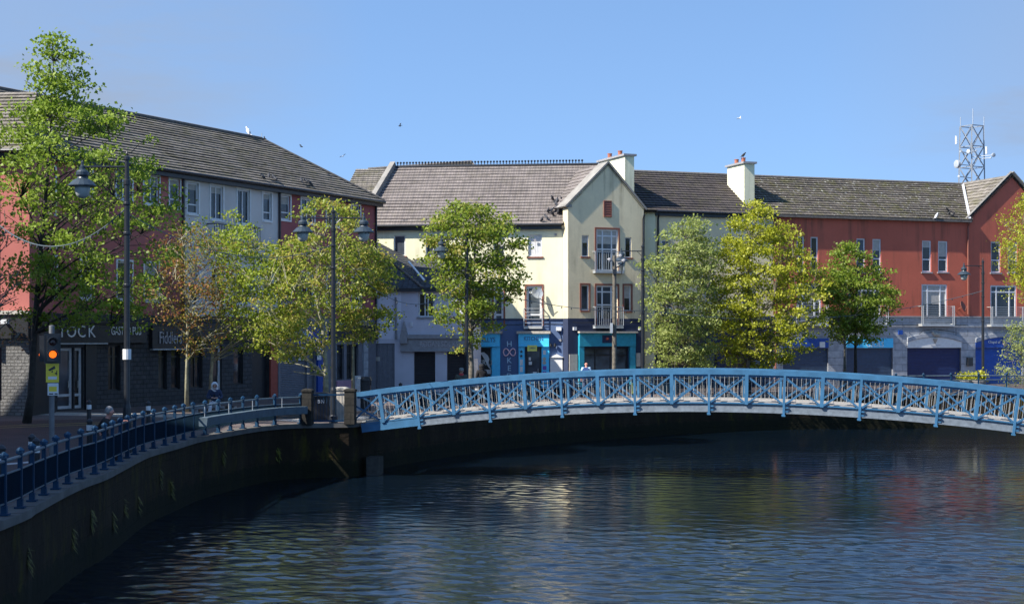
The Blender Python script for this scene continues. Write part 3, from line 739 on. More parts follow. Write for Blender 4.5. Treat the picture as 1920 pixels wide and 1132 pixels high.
# ---- corner house at the left edge (front turned towards the river mouth of the street)
s0 = F/59.0
K1 = V(((55-CX)/s0, 59.0)); K = Face(K1+V((-10.0, 1.2)), K1); ka = K.L
root = empty('corner_house', K.pt(ka/2, 0), 'salmon pink corner house with a rough pale stone shop wall cut by the left edge', 'house')
KE = zc(284, 59.3)
kw_ = [(ka-4.4, ka-3.2, 5.2, 7.2)]
mb = MB(); wall(mb, K, 0, ka, 4.15, KE, kw_); mb.build('wall', 'terrace_pink', root)
window(root, K, kw_[0], bars=(0.5,))
mb = MB(); wall(mb, K, 0, ka, 0, 3.05, [(ka-2.6, ka-1.15, 0.6, 2.7)]); mb.build('stone_wall', 'rough_stone', root)
window(root, K, (ka-2.6, ka-1.15, 0.6, 2.7), fmat='shop_black')
fpart('fascia', 'shop_black', root, K, (0, ka+0.02, 3.05, 4.0, -0.05, 0.18))
fpart('cornice', 'board_beige', root, K, (0, ka+0.05, 4.0, 4.15, -0.05, 0.26))
body(root, K, 0, ka, KE-0.05, 2.3, 'terrace_pink')
fpart('end_panel', 'shop_black', root, K, (ka+0.003, ka+0.06, 0, 4.1, -2.3, 0.0))
KR = zc(160, 63.5)
slope('roof', 'tiles_a', root, K.pt(-0.3, KE, 0.4), K.pt(ka+0.05, KE, 0.4), K.pt(-0.3, KE+3.0, -4.0), K.pt(ka-1.5, KE+3.0, -4.0), 0.32, 0.055)
gutter(root, K, 0, ka, KE, 0.45)
cam_ = MB(); fbox(cam_, K, ka-1.15, ka-0.6, 3.62, 3.8, 0.5, 0.72); fbox(cam_, K, ka-0.95, ka-0.85, 3.66, 3.74, 0.18, 0.5); cam_.build('security_camera', 'white_plastic', root)

# ---- unseen terrace added out of frame on the left to shade the street
B0 = V((-31.0, -6.0)); OF = Face((-19.2, 2.0), (-23.6, 53.5)); 
root = empty('terraced_house', OF.pt(20, 0), 'unseen grey rendered row of houses added beyond the left edge to shade the street', 'house')
mb = MB(); wall(mb, OF, 0, OF.L, 0, 13.2, [(k*4.2+1, k*4.2+2.4, z, z+1.7) for k in range(12) for z in (4.6, 7.8)]); mb.build('wall', 'terrace_white', root)
for k in range(12):
    for z in (4.6, 7.8): window(root, OF, (k*4.2+1, k*4.2+2.4, z, z+1.7))
body(root, OF, 0, OF.L, 13.2, 9, 'terrace_white')
slope('roof', 'tiles_a', root, OF.pt(0, 13.2, 0.3), OF.pt(OF.L, 13.2, 0.3), OF.pt(0, 16.0, -4.5), OF.pt(OF.L, 16.0, -4.5), 0.5)
slope('rear_roof', 'tiles_a', root, OF.pt(OF.L, 13.2, -9.3), OF.pt(0, 13.2, -9.3), OF.pt(OF.L, 16.0, -4.5), OF.pt(0, 16.0, -4.5), 0.5)

# ---- grey shop house tucked between the terrace and the lemon building
s1 = 33.0
Bf = Face(G(690, 33.1), G(886, 33.4)); bL = Bf.L
root = gh = empty('shop_house', Bf.pt(bL/2, 0), 'small lilac grey shop house with slate hipped roof beside the lemon building', 'house')
ax, az = Bf.a(752), 0
e_z = Bf.z(Bf.a(770), 541)
h = Bf.rect(784, 813, 549, 594)
mb = MB(); wall(mb, Bf, ax, bL, 3.25, e_z, [h]); mb.build('wall', 'lilac', root)
window(root, Bf, h, bars=(0.42, 0.62), sill='fascia_grey', depth=0.2, fmat='white_plastic')
mb = MB(); wall(mb, Bf, 0, ax, 3.0, e_z); mb.build('upper_wall', 'lilac_sunlit', root)
mb = MB(); wall(mb, Bf, 0, ax, 0, 3.0, [(Bf.a(697), Bf.a(740), 0.02, 2.75)]); mb.build('gate_wall', 'lilac', root)
gb = MB()
for k in range(9):
    x0 = Bf.a(697)+(Bf.a(740)-Bf.a(697))*k/9; x1 = Bf.a(697)+(Bf.a(740)-Bf.a(697))*(k+1)/9
    fbox(gb, Bf, x0+0.006, x1-0.006, 0.03, 2.75, -0.13, -0.08)
gate = gb.build('gate', 'shutter_grey', root)
fpart('notice', 'board_beige', root, Bf, (Bf.a(701), Bf.a(712), 1.75, 1.98, -0.08, -0.06))
o_ = [((Bf.a(776), Bf.a(816), 0.02, 2.28), 'shut', dict(mat='shutter_dark')), ((Bf.a(838), Bf.a(872), 0.02, 2.28), 'shut', dict(mat='shutter_dark'))]
ground(root, Bf, ax, bL, 'lilac', o_, 2.3)
fpart('fascia', 'fascia_grey', root, Bf, (ax, bL, 2.3, 2.38, 0.0, 0.26), (ax, bL, 2.38, 3.02, 0.0, 0.18), (ax, bL, 3.02, 3.25, 0.0, 0.3))
cb = MB(); cb.prism([Bf.pt(ax, 2.75, 0), Bf.pt(ax+0.42, 2.75, 0), Bf.pt(ax+0.42, 3.15, 0), Bf.pt(ax+0.21, 4.0, 0), Bf.pt(ax, 3.15, 0)], (0, 0, 0), (Bf.n.x*0.34, Bf.n.y*0.34, 0)); cb.build('console_bracket', 'fascia_grey', root)
text('ROGAN SOCKS', Bf, Bf.a(824), 2.70, 0.42, 'letter_grey', root, 0.20, 0.75)
fpart('fascia_rule', 'letter_grey', root, Bf, (Bf.a(785), Bf.a(800), 2.69, 2.72, 0.18, 0.2), (Bf.a(849), Bf.a(862), 2.69, 2.72, 0.18, 0.2))
downpipe(root, Bf, Bf.a(743), 3.0, e_z-0.5, 'fascia_grey')
fpart('alarm_box', 'white_plastic', root, Bf, (Bf.a(770), Bf.a(774), 3.7, 3.95, 0, 0.1))
# hipped slate roof: eave to the front, apex behind the terrace, lower wing to the right
Y0 = Bf.O.y
apx = V(((668-CX)/(F/89.0), 89.0, zc(436, 89.0)))
cr = Bf.pt(Bf.a(794), e_z, 0.3); cl_ = Bf.pt(-0.4, e_z, 0.3)
slope('roof', 'slates', root, cl_, cr, apx+V((-1.0, 0, 0)), apx, 0.2, 0.02)
bk = V((cr.x+2.2, 90.5, e_z+0.6))
slope('hip_roof', 'slates', root, cr, bk, apx, apx+V((0.02, 0.1, 0)), 0.2, 0.02)
w0, w1 = Bf.pt(Bf.a(766), e_z+0.02, 0.22), Bf.pt(bL, e_z+0.02, 0.22)
slope('wing_roof', 'slates', root, w0, w1, V((w0.x+0.1, w0.y+4.2, zc(486, w0.y+4.2))), V((w1.x, w1.y+4.2, zc(486, w1.y+4.2))), 0.2, 0.02)
hb = MB(); hb.tube([apx+V((0, 0, 0.02)), cr+V((0, -0.02, 0.05))], 0.07, 6); hb.build('hip_tiles', 'ridge', root)
f1 = MB(); f1.bar(P(766, 490, 32.6), P(797, 527, 33.3), 0.12, 0.05); f1.build('flashing', 'white_paint', root)
fpart('fascia_board', 'shop_black', root, Bf, (-0.4, bL, e_z-0.16, e_z-0.01, 0.02, 0.3))
body(root, Bf, 0, bL, e_z-0.1, 3.2, 'lilac')

# ---- lemon building with the navy shop
C = Face(G(690, 31.3), G(1065, 31.8)); cL = C.L
root = lb = empty('shop_building', C.pt(cL/2, 0), 'long lemon yellow building with navy blue shopfront and wide brown tiled roof', 'building')
CE = H+6.66
cn = C.a
W1 = [C.rect(738, 760, 441, 480), C.rect(798, 820, 441, 481), C.rect(925, 946, 441, 482), C.rect(990, 1016, 440, 481)]
D1 = [C.rect(987, 1016, 536, 611), C.rect(926, 944, 536, 611)]
zn = C.z(cn(1000), 598)
mb = MB(); wall(mb, C, 0, cL, zn, CE, W1+D1, 0.16); mb.build('wall', 'cream_wall', root)
for i, h in enumerate(W1): window(root, C, h, bars=(0.62,) if i == 1 else (), sill='red_trim', curtain=(i == 3), depth=0.15)
for h in D1: window(root, C, h, rails=(0.28, 0.84), bars=(), surround='red_trim', depth=0.14, fw=0.13, name='door', pmat='glass_light')
shop = [(C.rect(884, 922, 649, 735), 'win', dict(fmat='sky_paint', bars=(), rails=())), (C.rect(985, 1015, 648, 735), 'door', dict(mat='shop_black', rails=()))]
shop[0] = ((shop[0][0][0], shop[0][0][1], 0.7, shop[0][0][3]), 'win', shop[0][2]); shop[1] = ((shop[1][0][0], shop[1][0][1], 0.02, shop[1][0][3]), 'door', shop[1][2])
holes = [h for h, *_ in shop]
hD = [(D1[0][0], D1[0][1], D1[0][2], D1[0][3]), (D1[1][0], D1[1][1], D1[1][2], D1[1][3])]
ground(root, C, 0, cL, 'navy_wall', shop+[], zn)
# painted joints of the shop wall
fpart('string_course', 'navy_shade_dark', root, C, (cn(880), cL, zn-0.06, zn+0.03, 0.0, 0.06))
fpart('eaves_trim', 'cream_dull', root, C, (0, cL, CE-0.25, CE-0.04, 0.0, 0.16))
for (x0, x1, fx0, fx1) in ((884, 942, 884, 938), (970, 1033, 973, 1030)):
    za, zb = C.z(cn(955), 648), C.z(cn(955), 626)
    fpart('cornice', 'cap_stone', root, C, (cn(x0), cn(x1), zb+0.02, zb+0.17, 0.0, 0.42))
    fpart('fascia', 'sky_paint', root, C, (cn(fx0), cn(fx1), za, zb+0.018, 0.0, 0.26), (cn(fx0), cn(fx1), za-0.05, za-0.002, 0.0, 0.3))
for (x0, x1) in ((923, 938), (973, 984), (1016, 1030)):
    fpart('pilaster', 'sky_paint', root, C, (cn(x0), cn(x1), 0.0, C.z(cn(955), 648)-0.052, 0.0, 0.16))
text('KELLYS', C, cn(914), C.z(cn(914), 637), 0.4, 'letter_dark', root, 0.27, 0.8)
text('KITCHEN', C, cn(1001), C.z(cn(1001), 635), 0.34, 'letter_dark', root, 0.27, 0.8)
for ch, py in (('H', 645), ('K', 676), ('E', 690.5), ('D', 705)):
    text(ch, C, cn(955), C.z(cn(955), py), 0.46, 'letter_cyan', root, 0.03, 1.0)
ib = MB()
ca, czz = cn(955.5), C.z(cn(955), 660)
pts = []
for k in range(41):
    q = 2*math.pi*k/40; den = 1+math.sin(q)**2
    pts.append(C.pt(ca+0.36*math.cos(q)/den, czz+0.60*math.sin(q)*math.cos(q)/den, 0.06))
ib.tube(pts, 0.035, 6); ib.build('infinity_sign', 'letter_pink', root)
ys = fpart('hanging_sign', 'pale_yellow', root, C, (cn(990), cn(1008), C.z(cn(1000), 658), C.z(cn(1000), 647), 0.31, 0.34))
text('OPEN', C, cn(999), C.z(cn(999), 652.5), 0.17, 'letter_dark', root, 0.345, 0.9)
st = MB()
for py in (659, 667):
    z = C.z(cn(978), py); a0 = cn(978)
    poly = [C.pt(a0+0.11*(1 if k % 2 == 0 else 0.45)*math.sin(k*math.pi/5), z+0.11*(1 if k % 2 == 0 else 0.45)*math.cos(k*math.pi/5), 0.17) for k in range(10)]
    st.prism(poly, (0, 0, 0), (C.n.x*0.02, C.n.y*0.02, 0))
st.build('star_sign', 'shop_black', root)
for x0, x1, y0, y1 in ((975.5, 981, 673, 684), (975.5, 981, 686, 696), (1019, 1024, 656, 664)): fpart('menu_sheet', 'white_paint', root, C, (cn(x0), cn(x1), C.z(0, y1), C.z(0, y0), 0.17, 0.18))
fpart('poster', 'purple', root, C, (cn(1018), cn(1025), C.z(0, 692), C.z(0, 685), 0.17, 0.18), (cn(1018), cn(1025), C.z(0, 702), C.z(0, 695), 0.17, 0.18))
rb = MB()
for py, mt in ((672, 0), (679, 0)): rb.lathe(C.pt(cn(1021), C.z(0, py), 0.17), [(0.11, 0), (0.11, 0.02)], 14, Matrix.Rotation(math.pi/2, 3, 'X'))
rb.build('round_badge', 'board_beige', root)
text('GRILL', C, cn(910), C.z(cn(910), 680), 0.42, 'letter_white', root, -0.12, 0.9)
fb = MB()     # white fish decal painted on the shop glass
fp = [(899, 661), (907, 660), (914, 666), (917, 673), (915, 680), (921, 694), (915, 688), (911, 680), (908, 674), (904, 667)]
fb.face([C.pt(cn(x), C.z(cn(x), y), -0.13) for x, y in reversed(fp)]); fb.build('fish_decal', 'letter_white', root)
fpart('counter', 'white_paint', root, C, (cn(905), cn(922), C.z(0, 700), C.z(0, 692), -0.135, -0.12))
pb = MB()     # things seen in the doorway
for (x0, x1, y0, y1) in ((991, 995, 669, 675), (991, 997, 677, 683), (999, 1006, 696, 702)): fbox(pb, C, cn(x0), cn(x1), C.z(0, y1), C.z(0, y0), -0.13, -0.11)
pb.build('door_sticker', 'white_paint', root)
fpart('wall_box', 'white_plastic', root, C, (cn(1043), cn(1053), C.z(0, 620), C.z(0, 613), 0.0, 0.16))
mcase = MB(); fbox(mcase, C, cn(1032), cn(1055), C.z(0, 701), C.z(0, 670), 0.0, 0.14)
mcase.prism([C.pt(cn(1030), C.z(0, 669.5), 0), C.pt(cn(1057), C.z(0, 669.5), 0), C.pt(cn(1044), C.z(0, 663), 0)], (0, 0, 0), (C.n.x*0.22, C.n.y*0.22, 0)); mcase.build('menu_case', 'white_paint', root)
lb_ = MB()
for px in (1033, 1041): lb_.lathe(C.pt(cn(px), C.z(0, 646), 0.16), [(0.05, -0.12), (0.09, -0.08), (0.07, 0.06), (0.02, 0.1)], 8); lb_.bar(C.pt(cn(px), C.z(0, 644), 0), C.pt(cn(px), C.z(0, 644), 0.16), 0.03, 0.03)
lb_.build('wall_lamp', 'black_metal', root)
jb = MB(); j0, j1, jz = D1[0][0]-0.12, D1[0][1]+0.05, D1[0][2]-0.02
for q in (j0, j1):
    jb.bar(C.pt(q, jz, 0.28), C.pt(q, jz+1.05, 0.28), 0.05, 0.05)
    for z in (jz, jz+1.05): jb.bar(C.pt(q, z, 0), C.pt(q, z, 0.28), 0.05, 0.05)
for k in range(6): jb.bar(C.pt(j0, jz+0.21*k, 0.28), C.pt(j1, jz+0.21*k, 0.28), 0.025, 0.025)
fbox(jb, C, j0, j1, jz-0.14, jz-0.03, 0, 0.32); jb.build('balcony', 'steel', root)
# satellite dish
def dish(root, fr, a, z, r, mat, name='satellite_dish'):
    mb = MB(); n = fr.n; ax = V((n.x*0.8+fr.u.x*0.5, n.y*0.8+fr.u.y*0.5, 0.35)).normalized()
    R = ax.to_track_quat('Z', 'Y').to_matrix(); c = fr.pt(a, z, 0.42)
    mb.lathe(c, [(r*k/6, 0.22*r*(k/6)**2) for k in range(1, 7)]+[(r, 0.22*r-0.02)]+[(r*k/6, 0.22*r*(k/6)**2-0.02) for k in range(5, 0, -1)], 18, R)
    mb.bar(fr.pt(a, z-0.15, 0), c, 0.04, 0.04); mb.bar(c+R@V((0, -r, 0.05)), c+R@V((0, -0.1*r, r*0.9)), 0.025, 0.025)
    return mb.build(name, mat, root)
dish(root, C, cn(1008), C.z(0, 551), 0.36, 'galv')
CR = H+6.66+4.05
off = 0.3; cd = 5.0
c0 = cn(676)
slope('roof', 'tiles_c', root, C.pt(c0, CE, off), C.pt(cL-0.28, CE, off), C.pt(c0+1.05, CR, -cd), C.pt(cL+1.5, CR, -cd), 0.34, 0.05)
slope('rear_roof', 'tiles_c', root, C.pt(cL, CE, -2*cd), C.pt(c0, CE, -2*cd), C.pt(cL, CR, -cd), C.pt(c0+1.05, CR, -cd), 0.6, 0.05)
gutter(root, C, 0, cL-0.35, CE, 0.36)
vb = MB(); vb.bar(C.pt(c0-0.05, CE+0.2, off), C.pt(c0+1.0, CR+0.22, -cd), 0.32, 0.35); vb.build('verge_parapet', 'verge', root)
kb = MB()
kb.tube([C.pt(c0+1.1, CR+0.03, -cd), C.pt(cL+1.5, CR+0.03, -cd)], 0.09, 8)
n_ = 60
for k in range(n_):
    a = c0+1.3+(cL+0.6-c0-1.2)*k/n_
    kb.bar(C.pt(a-0.02, CR+0.1, -cd), C.pt(a-0.02, CR+0.30, -cd), 0.05, 0.05); kb.ball(C.pt(a-0.02, CR+0.28, -cd), 0.07, 6)
kb.build('ridge_cresting', 'black_metal', root)
body(root, C, 0, cL, CE-0.05, 2*cd, 'cream_dull')
# the roof seen behind it on the left, and the ridge end behind its middle
root = empty('rear_house', (-9, 104, 0), 'grey tiled roof and gable rising behind the lemon building', 'house')
Yb = 97.0
q = lambda px, py, Y: V(((px-CX)*Y/F, Y, zc(py, Y)))
slope('roof', 'tiles_a', root, q(640, 372, Yb), q(760, 372, Yb), q(668, 317, Yb+4), q(760, 317, Yb+4), 0.34, 0.05)
slope('upper_roof', 'tiles_a', root, q(660, 345, Yb+3), q(893, 318, Yb+3), q(690, 318, Yb+7), q(884, 304, Yb+7), 0.34, 0.05)
rb = MB(); rb.tube([q(690, 317, Yb+7), q(884, 303, Yb+7)], 0.1, 6); rb.tube([q(884, 303, Yb+7), q(894, 318, Yb+3)], 0.08, 6); rb.build('ridge_tiles', 'ridge', root)
mb = MB()
lo, hi = q(640, 372, Yb), q(893, 340, Yb)
mb.box(lo.x+0.3, hi.x-0.6, Yb+3.3, Yb+9, 0, min(zc(348, Yb+3), zc(322, Yb+3))-0.6); mb.build('wall', 'lilac', root)

# ---- gabled house in the middle
Df = Face(G(1065, 32.05), G(1207, 31.4)); dL = Df.L; dn = Df.a
root = gb_ = empty('gabled_house', Df.pt(dL/2, 0), 'narrow cream house with a steep gable, red trimmed windows and teal shopfront', 'house')
DE = H+7.70; DA = H+10.20
zn2 = Df.z(dn(1135), 597)
WD = [(Df.rect(1091, 1104, 441, 481), 0), (Df.rect(1118, 1159, 430, 508), 1), (Df.rect(1172, 1184, 445, 483), 0), (Df.rect(1090, 1104, 534, 582), 2), (Df.rect(1118, 1158, 535, 611), 1), (Df.rect(1170, 1183, 535, 583), 2)]
holes = [h for h, _ in WD]
mb = MB(); wall(mb, Df, 0, dL, zn2, DE, holes, 0.16)
ap = dn(1140)
mb.face([Df.pt(0, DE), Df.pt(dL, DE), Df.pt(ap, DA)], [(0, 0)]*3)
dp = 0.75
mb.face([Df.pt(0, zn2, -dp), Df.pt(0, zn2), Df.pt(0, DE), Df.pt(0, DE, -dp)])
mb.build('wall', 'cream_dull', root)
for h, k in WD:
    if k == 1: window(root, Df, h, bars=(0.3, 0.72), rails=(0.84, 0.52), surround='red_trim', fw=0.09)
    else: window(root, Df, h, sill='red_trim', surround='red_trim' if k == 2 else None, bars=(), depth=0.14, fw=0.06)
    if k == 1:
        jb = MB(); j0, j1, jz = h[0]-0.22, h[1]+0.22, h[2]+0.02
        for qd in (j0, j1):
            jb.bar(Df.pt(qd, jz, 0.32), Df.pt(qd, jz+1.1, 0.32), 0.04, 0.04)
            for z in (jz, jz+1.1): jb.bar(Df.pt(qd, z, 0), Df.pt(qd, z, 0.32), 0.035, 0.035)
        for z in (jz, jz+1.1): jb.bar(Df.pt(j0, z, 0.32), Df.pt(j1, z, 0.32), 0.04, 0.04)
        for i in range(1, 13): jb.bar(Df.pt(j0+(j1-j0)*i/13, jz, 0.32), Df.pt(j0+(j1-j0)*i/13, jz+1.1, 0.32), 0.018, 0.018)
        fbox(jb, Df, j0, j1, jz-0.16, jz-0.04, 0, 0.36); jb.build('balcony', 'galv', root)
lv = MB(); v = Df.rect(1133, 1145, 378, 405)
fbox(lv, Df, v[0]-0.05, v[1]+0.05, v[2]-0.06, v[2], 0.002, 0.08); fbox(lv, Df, v[0]-0.05, v[0], v[2], v[3], 0.002, 0.05); fbox(lv, Df, v[1], v[1]+0.05, v[2], v[3], 0.002, 0.05); fbox(lv, Df, v[0]-0.05, v[1]+0.05, v[3], v[3]+0.05, 0.002, 0.05)
for k in range(6):
    z = v[2]+(v[3]-v[2])*k/6; lv.box8([Df.pt(v[0], z, 0.045), Df.pt(v[1], z, 0.045), Df.pt(v[1], z, 0.04), Df.pt(v[0], z, 0.04), Df.pt(v[0], z+0.14, 0.01), Df.pt(v[1], z+0.14, 0.01), Df.pt(v[1], z+0.14, 0.003), Df.pt(v[0], z+0.14, 0.003)])
lv.build('louvre_vent', 'red_trim', root)
ground(root, Df, 0, dL, 'navy_shade_dark', [((dn(1094), dn(1178), 0.35, Df.z(dn(1135), 652)), 'win', dict(fmat='shop_black', bars=(0.28, 0.62), rails=(0.8,)))], zn2)
mb = MB(); mb.face([Df.pt(0, 0, -dp), Df.pt(0, 0), Df.pt(0, zn2), Df.pt(0, zn2, -dp)]); mb.build('return_wall', 'navy_shade_dark', root)
zb, za = Df.z(dn(1135), 628), Df.z(dn(1135), 649)
fpart('cornice', 'cap_stone', root, Df, (dn(1082), dn(1191), zb+0.12, zb+0.22, 0.0, 0.4))
fpart('fascia', 'teal', root, Df, (dn(1084), dn(1189), za, zb+0.118, 0.0, 0.24))
for x0, x1 in ((1084, 1093), (1179, 1189)): fpart('pilaster', 'teal', root, Df, (dn(x0), dn(x1), 0, za-0.002, 0.0, 0.2))
fpart('fascia_emblem', 'navy_shade_dark', root, Df, (dn(1126), dn(1146), za+0.2, zb, 0.242, 0.26))
eb = MB(); eb.ball(Df.pt(dn(1135), (za+0.2+zb)/2+0.02, 0.27), 0.11, 8, 0.8); eb.build('red_emblem', 'red_door', root)
fpart('notice_board', 'board_beige', root, Df, (dn(1067), dn(1082), Df.z(0, 697), Df.z(0, 664), 0.004, 0.07))
fpart('menu_board', 'board_beige', root, Df, (dn(1192), dn(1200), Df.z(0, 688), Df.z(0, 662), 0.004, 0.07))
fpart('light_box', 'white_plastic', root, Df, (dn(1074), dn(1080), Df.z(0, 619), Df.z(0, 613), 0.0, 0.12), (dn(1197), dn(1202), Df.z(0, 618), Df.z(0, 612), 0.0, 0.12))
apx_ = Df.pt(ap, DA, 0)
L0, R0_ = Df.pt(-0.12, DE-0.05, 0), Df.pt(dL+0.1, DE-0.05, 0)
inn = V((-Df.n.x, -Df.n.y, 0))
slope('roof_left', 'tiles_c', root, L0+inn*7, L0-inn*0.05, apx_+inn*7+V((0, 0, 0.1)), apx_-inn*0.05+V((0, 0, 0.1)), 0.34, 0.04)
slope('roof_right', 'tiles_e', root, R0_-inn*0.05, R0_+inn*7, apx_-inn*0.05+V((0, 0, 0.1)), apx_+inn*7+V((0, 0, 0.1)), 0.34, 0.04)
vb = MB(); up = V((0, 0, 0.16)); out = inn*-0.12
for e_ in (L0, R0_):
    d_ = (apx_-e_).normalized()
    wc = 1.35 if e_ is L0 else 0.55
    vb.bar(e_+up*0.3+inn*(wc/2-0.10)-d_*0.1, apx_+up*0.95+inn*(wc/2-0.10), wc, 0.10, up=(0, 0, 1))
vb.build('coping', 'verge', root)
pr = MB(); fbox(pr, Df, -0.16, 0.22, DE-0.10, DE+0.06, -0.7, 0.05); pr.build('kneeler', 'verge', root)

def chimney(root, fr, a, dback, wa, wd, z0, z1, pots=2):
    """a: middle along the front, dback: near face behind the front, wa x wd plan"""
    mb = MB(); fbox(mb, fr, a-wa/2, a+wa/2, z0, z1, -dback-wd, -dback); c = mb.build('chimney', 'cream_wall', root)
    mb = MB(); fbox(mb, fr, a-wa/2-0.12, a+wa/2+0.12, z1, z1+0.12, -dback-wd-0.12, -dback+0.12); mb.build('chimney_cap', 'fascia_grey', c)
    for k in range(pots):
        d = -dback-wd*(0.35+0.4*k)
        mb = MB(); mb.lathe(fr.pt(a, z1+0.12, d), [(0.15, 0), (0.13, 0.1), (0.13, 0.28), (0.15, 0.3), (0.15, 0.34), (0.11, 0.34)], 10); mb.build('chimney_pot', 'terracotta', c)
    return c
# ---- cream then red building along the right
E = Face(G(1207, 31.0), G(1815, 28.63)); en = E.a
EEZ = H+7.65; ad = 4.5; ERZ = EEZ+2.85
eS = en(1450); eL = E.L
root = cb_ = empty('cream_building', E.pt(eS/2, 0), 'weathered cream building with tall chimney half hidden by the lime trees', 'building')
WE = [E.rect(1392, 1408, 460, 505), E.rect(1290, 1306, 452, 500), E.rect(1392, 1420, 538, 600), E.rect(1240, 1262, 535, 600), E.rect(1320, 1345, 537, 600), E.rect(1240, 1256, 450, 500)]
zs = E.z(en(1300), 592)
mb = MB(); wall(mb, E, en(1228), eS, zs, EEZ, WE); mb.build('wall', 'cream_dull', root)
for h in WE: window(root, E, h, rails=(0.35,), sill='red_trim')
S = Face(E.pt(en(1228), 0).xy+V((-0.62, 0.06)), E.pt(en(1228), 0).xy)
mb = MB(); wall(mb, S, 0, S.L, 0, EEZ-0.02); mb.build('splay_wall', 'cream_wall', root)
ground(root, E, en(1228), eS, 'navy_shade_dark', [((en(1236), en(1290), 0.02, 2.9), 'shut', dict(mat='shutter_dark')), ((en(1300), en(1345), 0.5, 2.7), 'win'), ((en(1362), en(1400), 0.02, 2.8), 'shut', dict(mat='shutter_dark')), ((en(1412), en(1445), 0.5, 2.7), 'win')], zs)
fpart('door_frame', 'yellow_sign', root, E, (en(1292), en(1298), 0, 2.4, 0, 0.1))
slope('roof', 'tiles_e', root, E.pt(-0.35, EEZ, 0.25), E.pt(en(1420), EEZ, 0.25), E.pt(-0.35, ERZ, -ad), E.pt(en(1420), ERZ, -ad), 0.34, 0.055)
slope('rear_roof', 'tiles_e', root, E.pt(eS, EEZ, -2*ad), E.pt(0, EEZ, -2*ad), E.pt(eS, ERZ, -ad), E.pt(0, ERZ, -ad), 0.7, 0.05)
rb = MB(); rb.tube([E.pt(0, ERZ+0.03, -ad), E.pt(en(1420), ERZ+0.03, -ad)], 0.11, 8); rb.build('ridge_tiles', 'ridge', root)
gutter(root, E, en(1228), eS, EEZ, 0.3)
body(root, E, 0, eS, EEZ-0.05, 2*ad, 'cream_dull')
# chimneys (deep party-wall stacks)
chimney(root, E, en(1418), 0.9, 0.72, 2.3, EEZ-0.3, zc(310, 94.5))
chimney(gb_, Df, dn(1195)-0.08, 0.9, 0.62, 3.7, DE-0.3, zc(297, 91))
root = rbld = empty('red_building', E.pt((eS+eL)/2, 0), 'long brick red building with mossy tiled roof, white windows and blue shutters', 'building')
pairs = [(1494, 1508, 443, 507), (1520, 1534, 444, 508), (1606, 1622, 447, 510), (1636, 1652, 448, 510), (1729, 1746, 451, 510), (1759, 1777, 452, 510)]
WR = [(E.rect(*p_), 0) for p_ in pairs]+[(E.rect(1494, 1540, 531, 606), 1), (E.rect(1605, 1652, 532, 606), 1), (E.rect(1728, 1776, 533, 607), 1)]
Wf = Face(E.pt(eL, 0).xy, (E.pt(eL, 0)+V((E.u.x, E.u.y, 0))*6.7).xy); wn_ = Wf.a
WW = [(Wf.rect(1858, 1876, 453, 511), 0), (Wf.rect(1890, 1908, 454, 511), 0), (Wf.rect(1857, 1906, 535, 608), 1)]
def french(root, fr, h):
    window(root, fr, h, bars=(0.24, 0.74), rails=(0.83,), fw=0.1, depth=0.10)
    jb = MB(); j0, j1, jz = h[0]-0.14, h[1]+0.14, h[2]-0.02
    for qd in (j0, j1, j0-0.12, j1+0.12):
        jb.bar(fr.pt(qd, jz-0.05, 0.42), fr.pt(qd, jz+1.18, 0.42), 0.04, 0.04)
    for qd in (j0-0.12, j1+0.12):
        for z in (jz, jz+1.15): jb.bar(fr.pt(qd, z, 0), fr.pt(qd, z, 0.42), 0.035, 0.035)
    for k in range(9): jb.bar(fr.pt(j0-0.12, jz+0.05+0.137*k, 0.42), fr.pt(j1+0.12, jz+0.05+0.137*k, 0.42), 0.022, 0.022)
    fbox(jb, fr, j0-0.12, j1+0.12, jz-0.13, jz-0.03, 0, 0.46); jb.build('balcony', 'steel', root)
zs = E.z(en(1700), 594)
mb = MB(); wall(mb, E, eS, eL, zs, EEZ, [h for h, _ in WR], 0.14); mb.build('wall', 'red_wall', root)
for h, k in WR:
    if k: french(root, E, h)
    else: window(root, E, h, rails=(0.4,), sill='fascia_grey', fw=0.08)
slope('roof', 'tiles_f', root, E.pt(en(1420)+0.01, EEZ, 0.25), E.pt(eL+0.2, EEZ, 0.25), E.pt(en(1420)+0.01, ERZ, -ad), E.pt(eL+2.8, ERZ, -ad), 0.34, 0.06)
slope('rear_roof', 'tiles_f', root, E.pt(eL, EEZ, -2*ad), E.pt(eS, EEZ, -2*ad), E.pt(eL, ERZ, -ad), E.pt(eS, ERZ, -ad), 0.7, 0.05)
rb = MB(); rb.tube([E.pt(en(1420), ERZ+0.03, -ad), E.pt(eL+2.8, ERZ+0.03, -ad)], 0.10, 8); rb.build('ridge_tiles', 'ridge', root)
fpart('gutter', 'ridge', root, E, (eS-0.9, eL+0.1, EEZ-0.16, EEZ-0.02, 0.0, 0.3))
body(root, E, eS, eL, EEZ-0.05, 2*ad, 'red_wall')
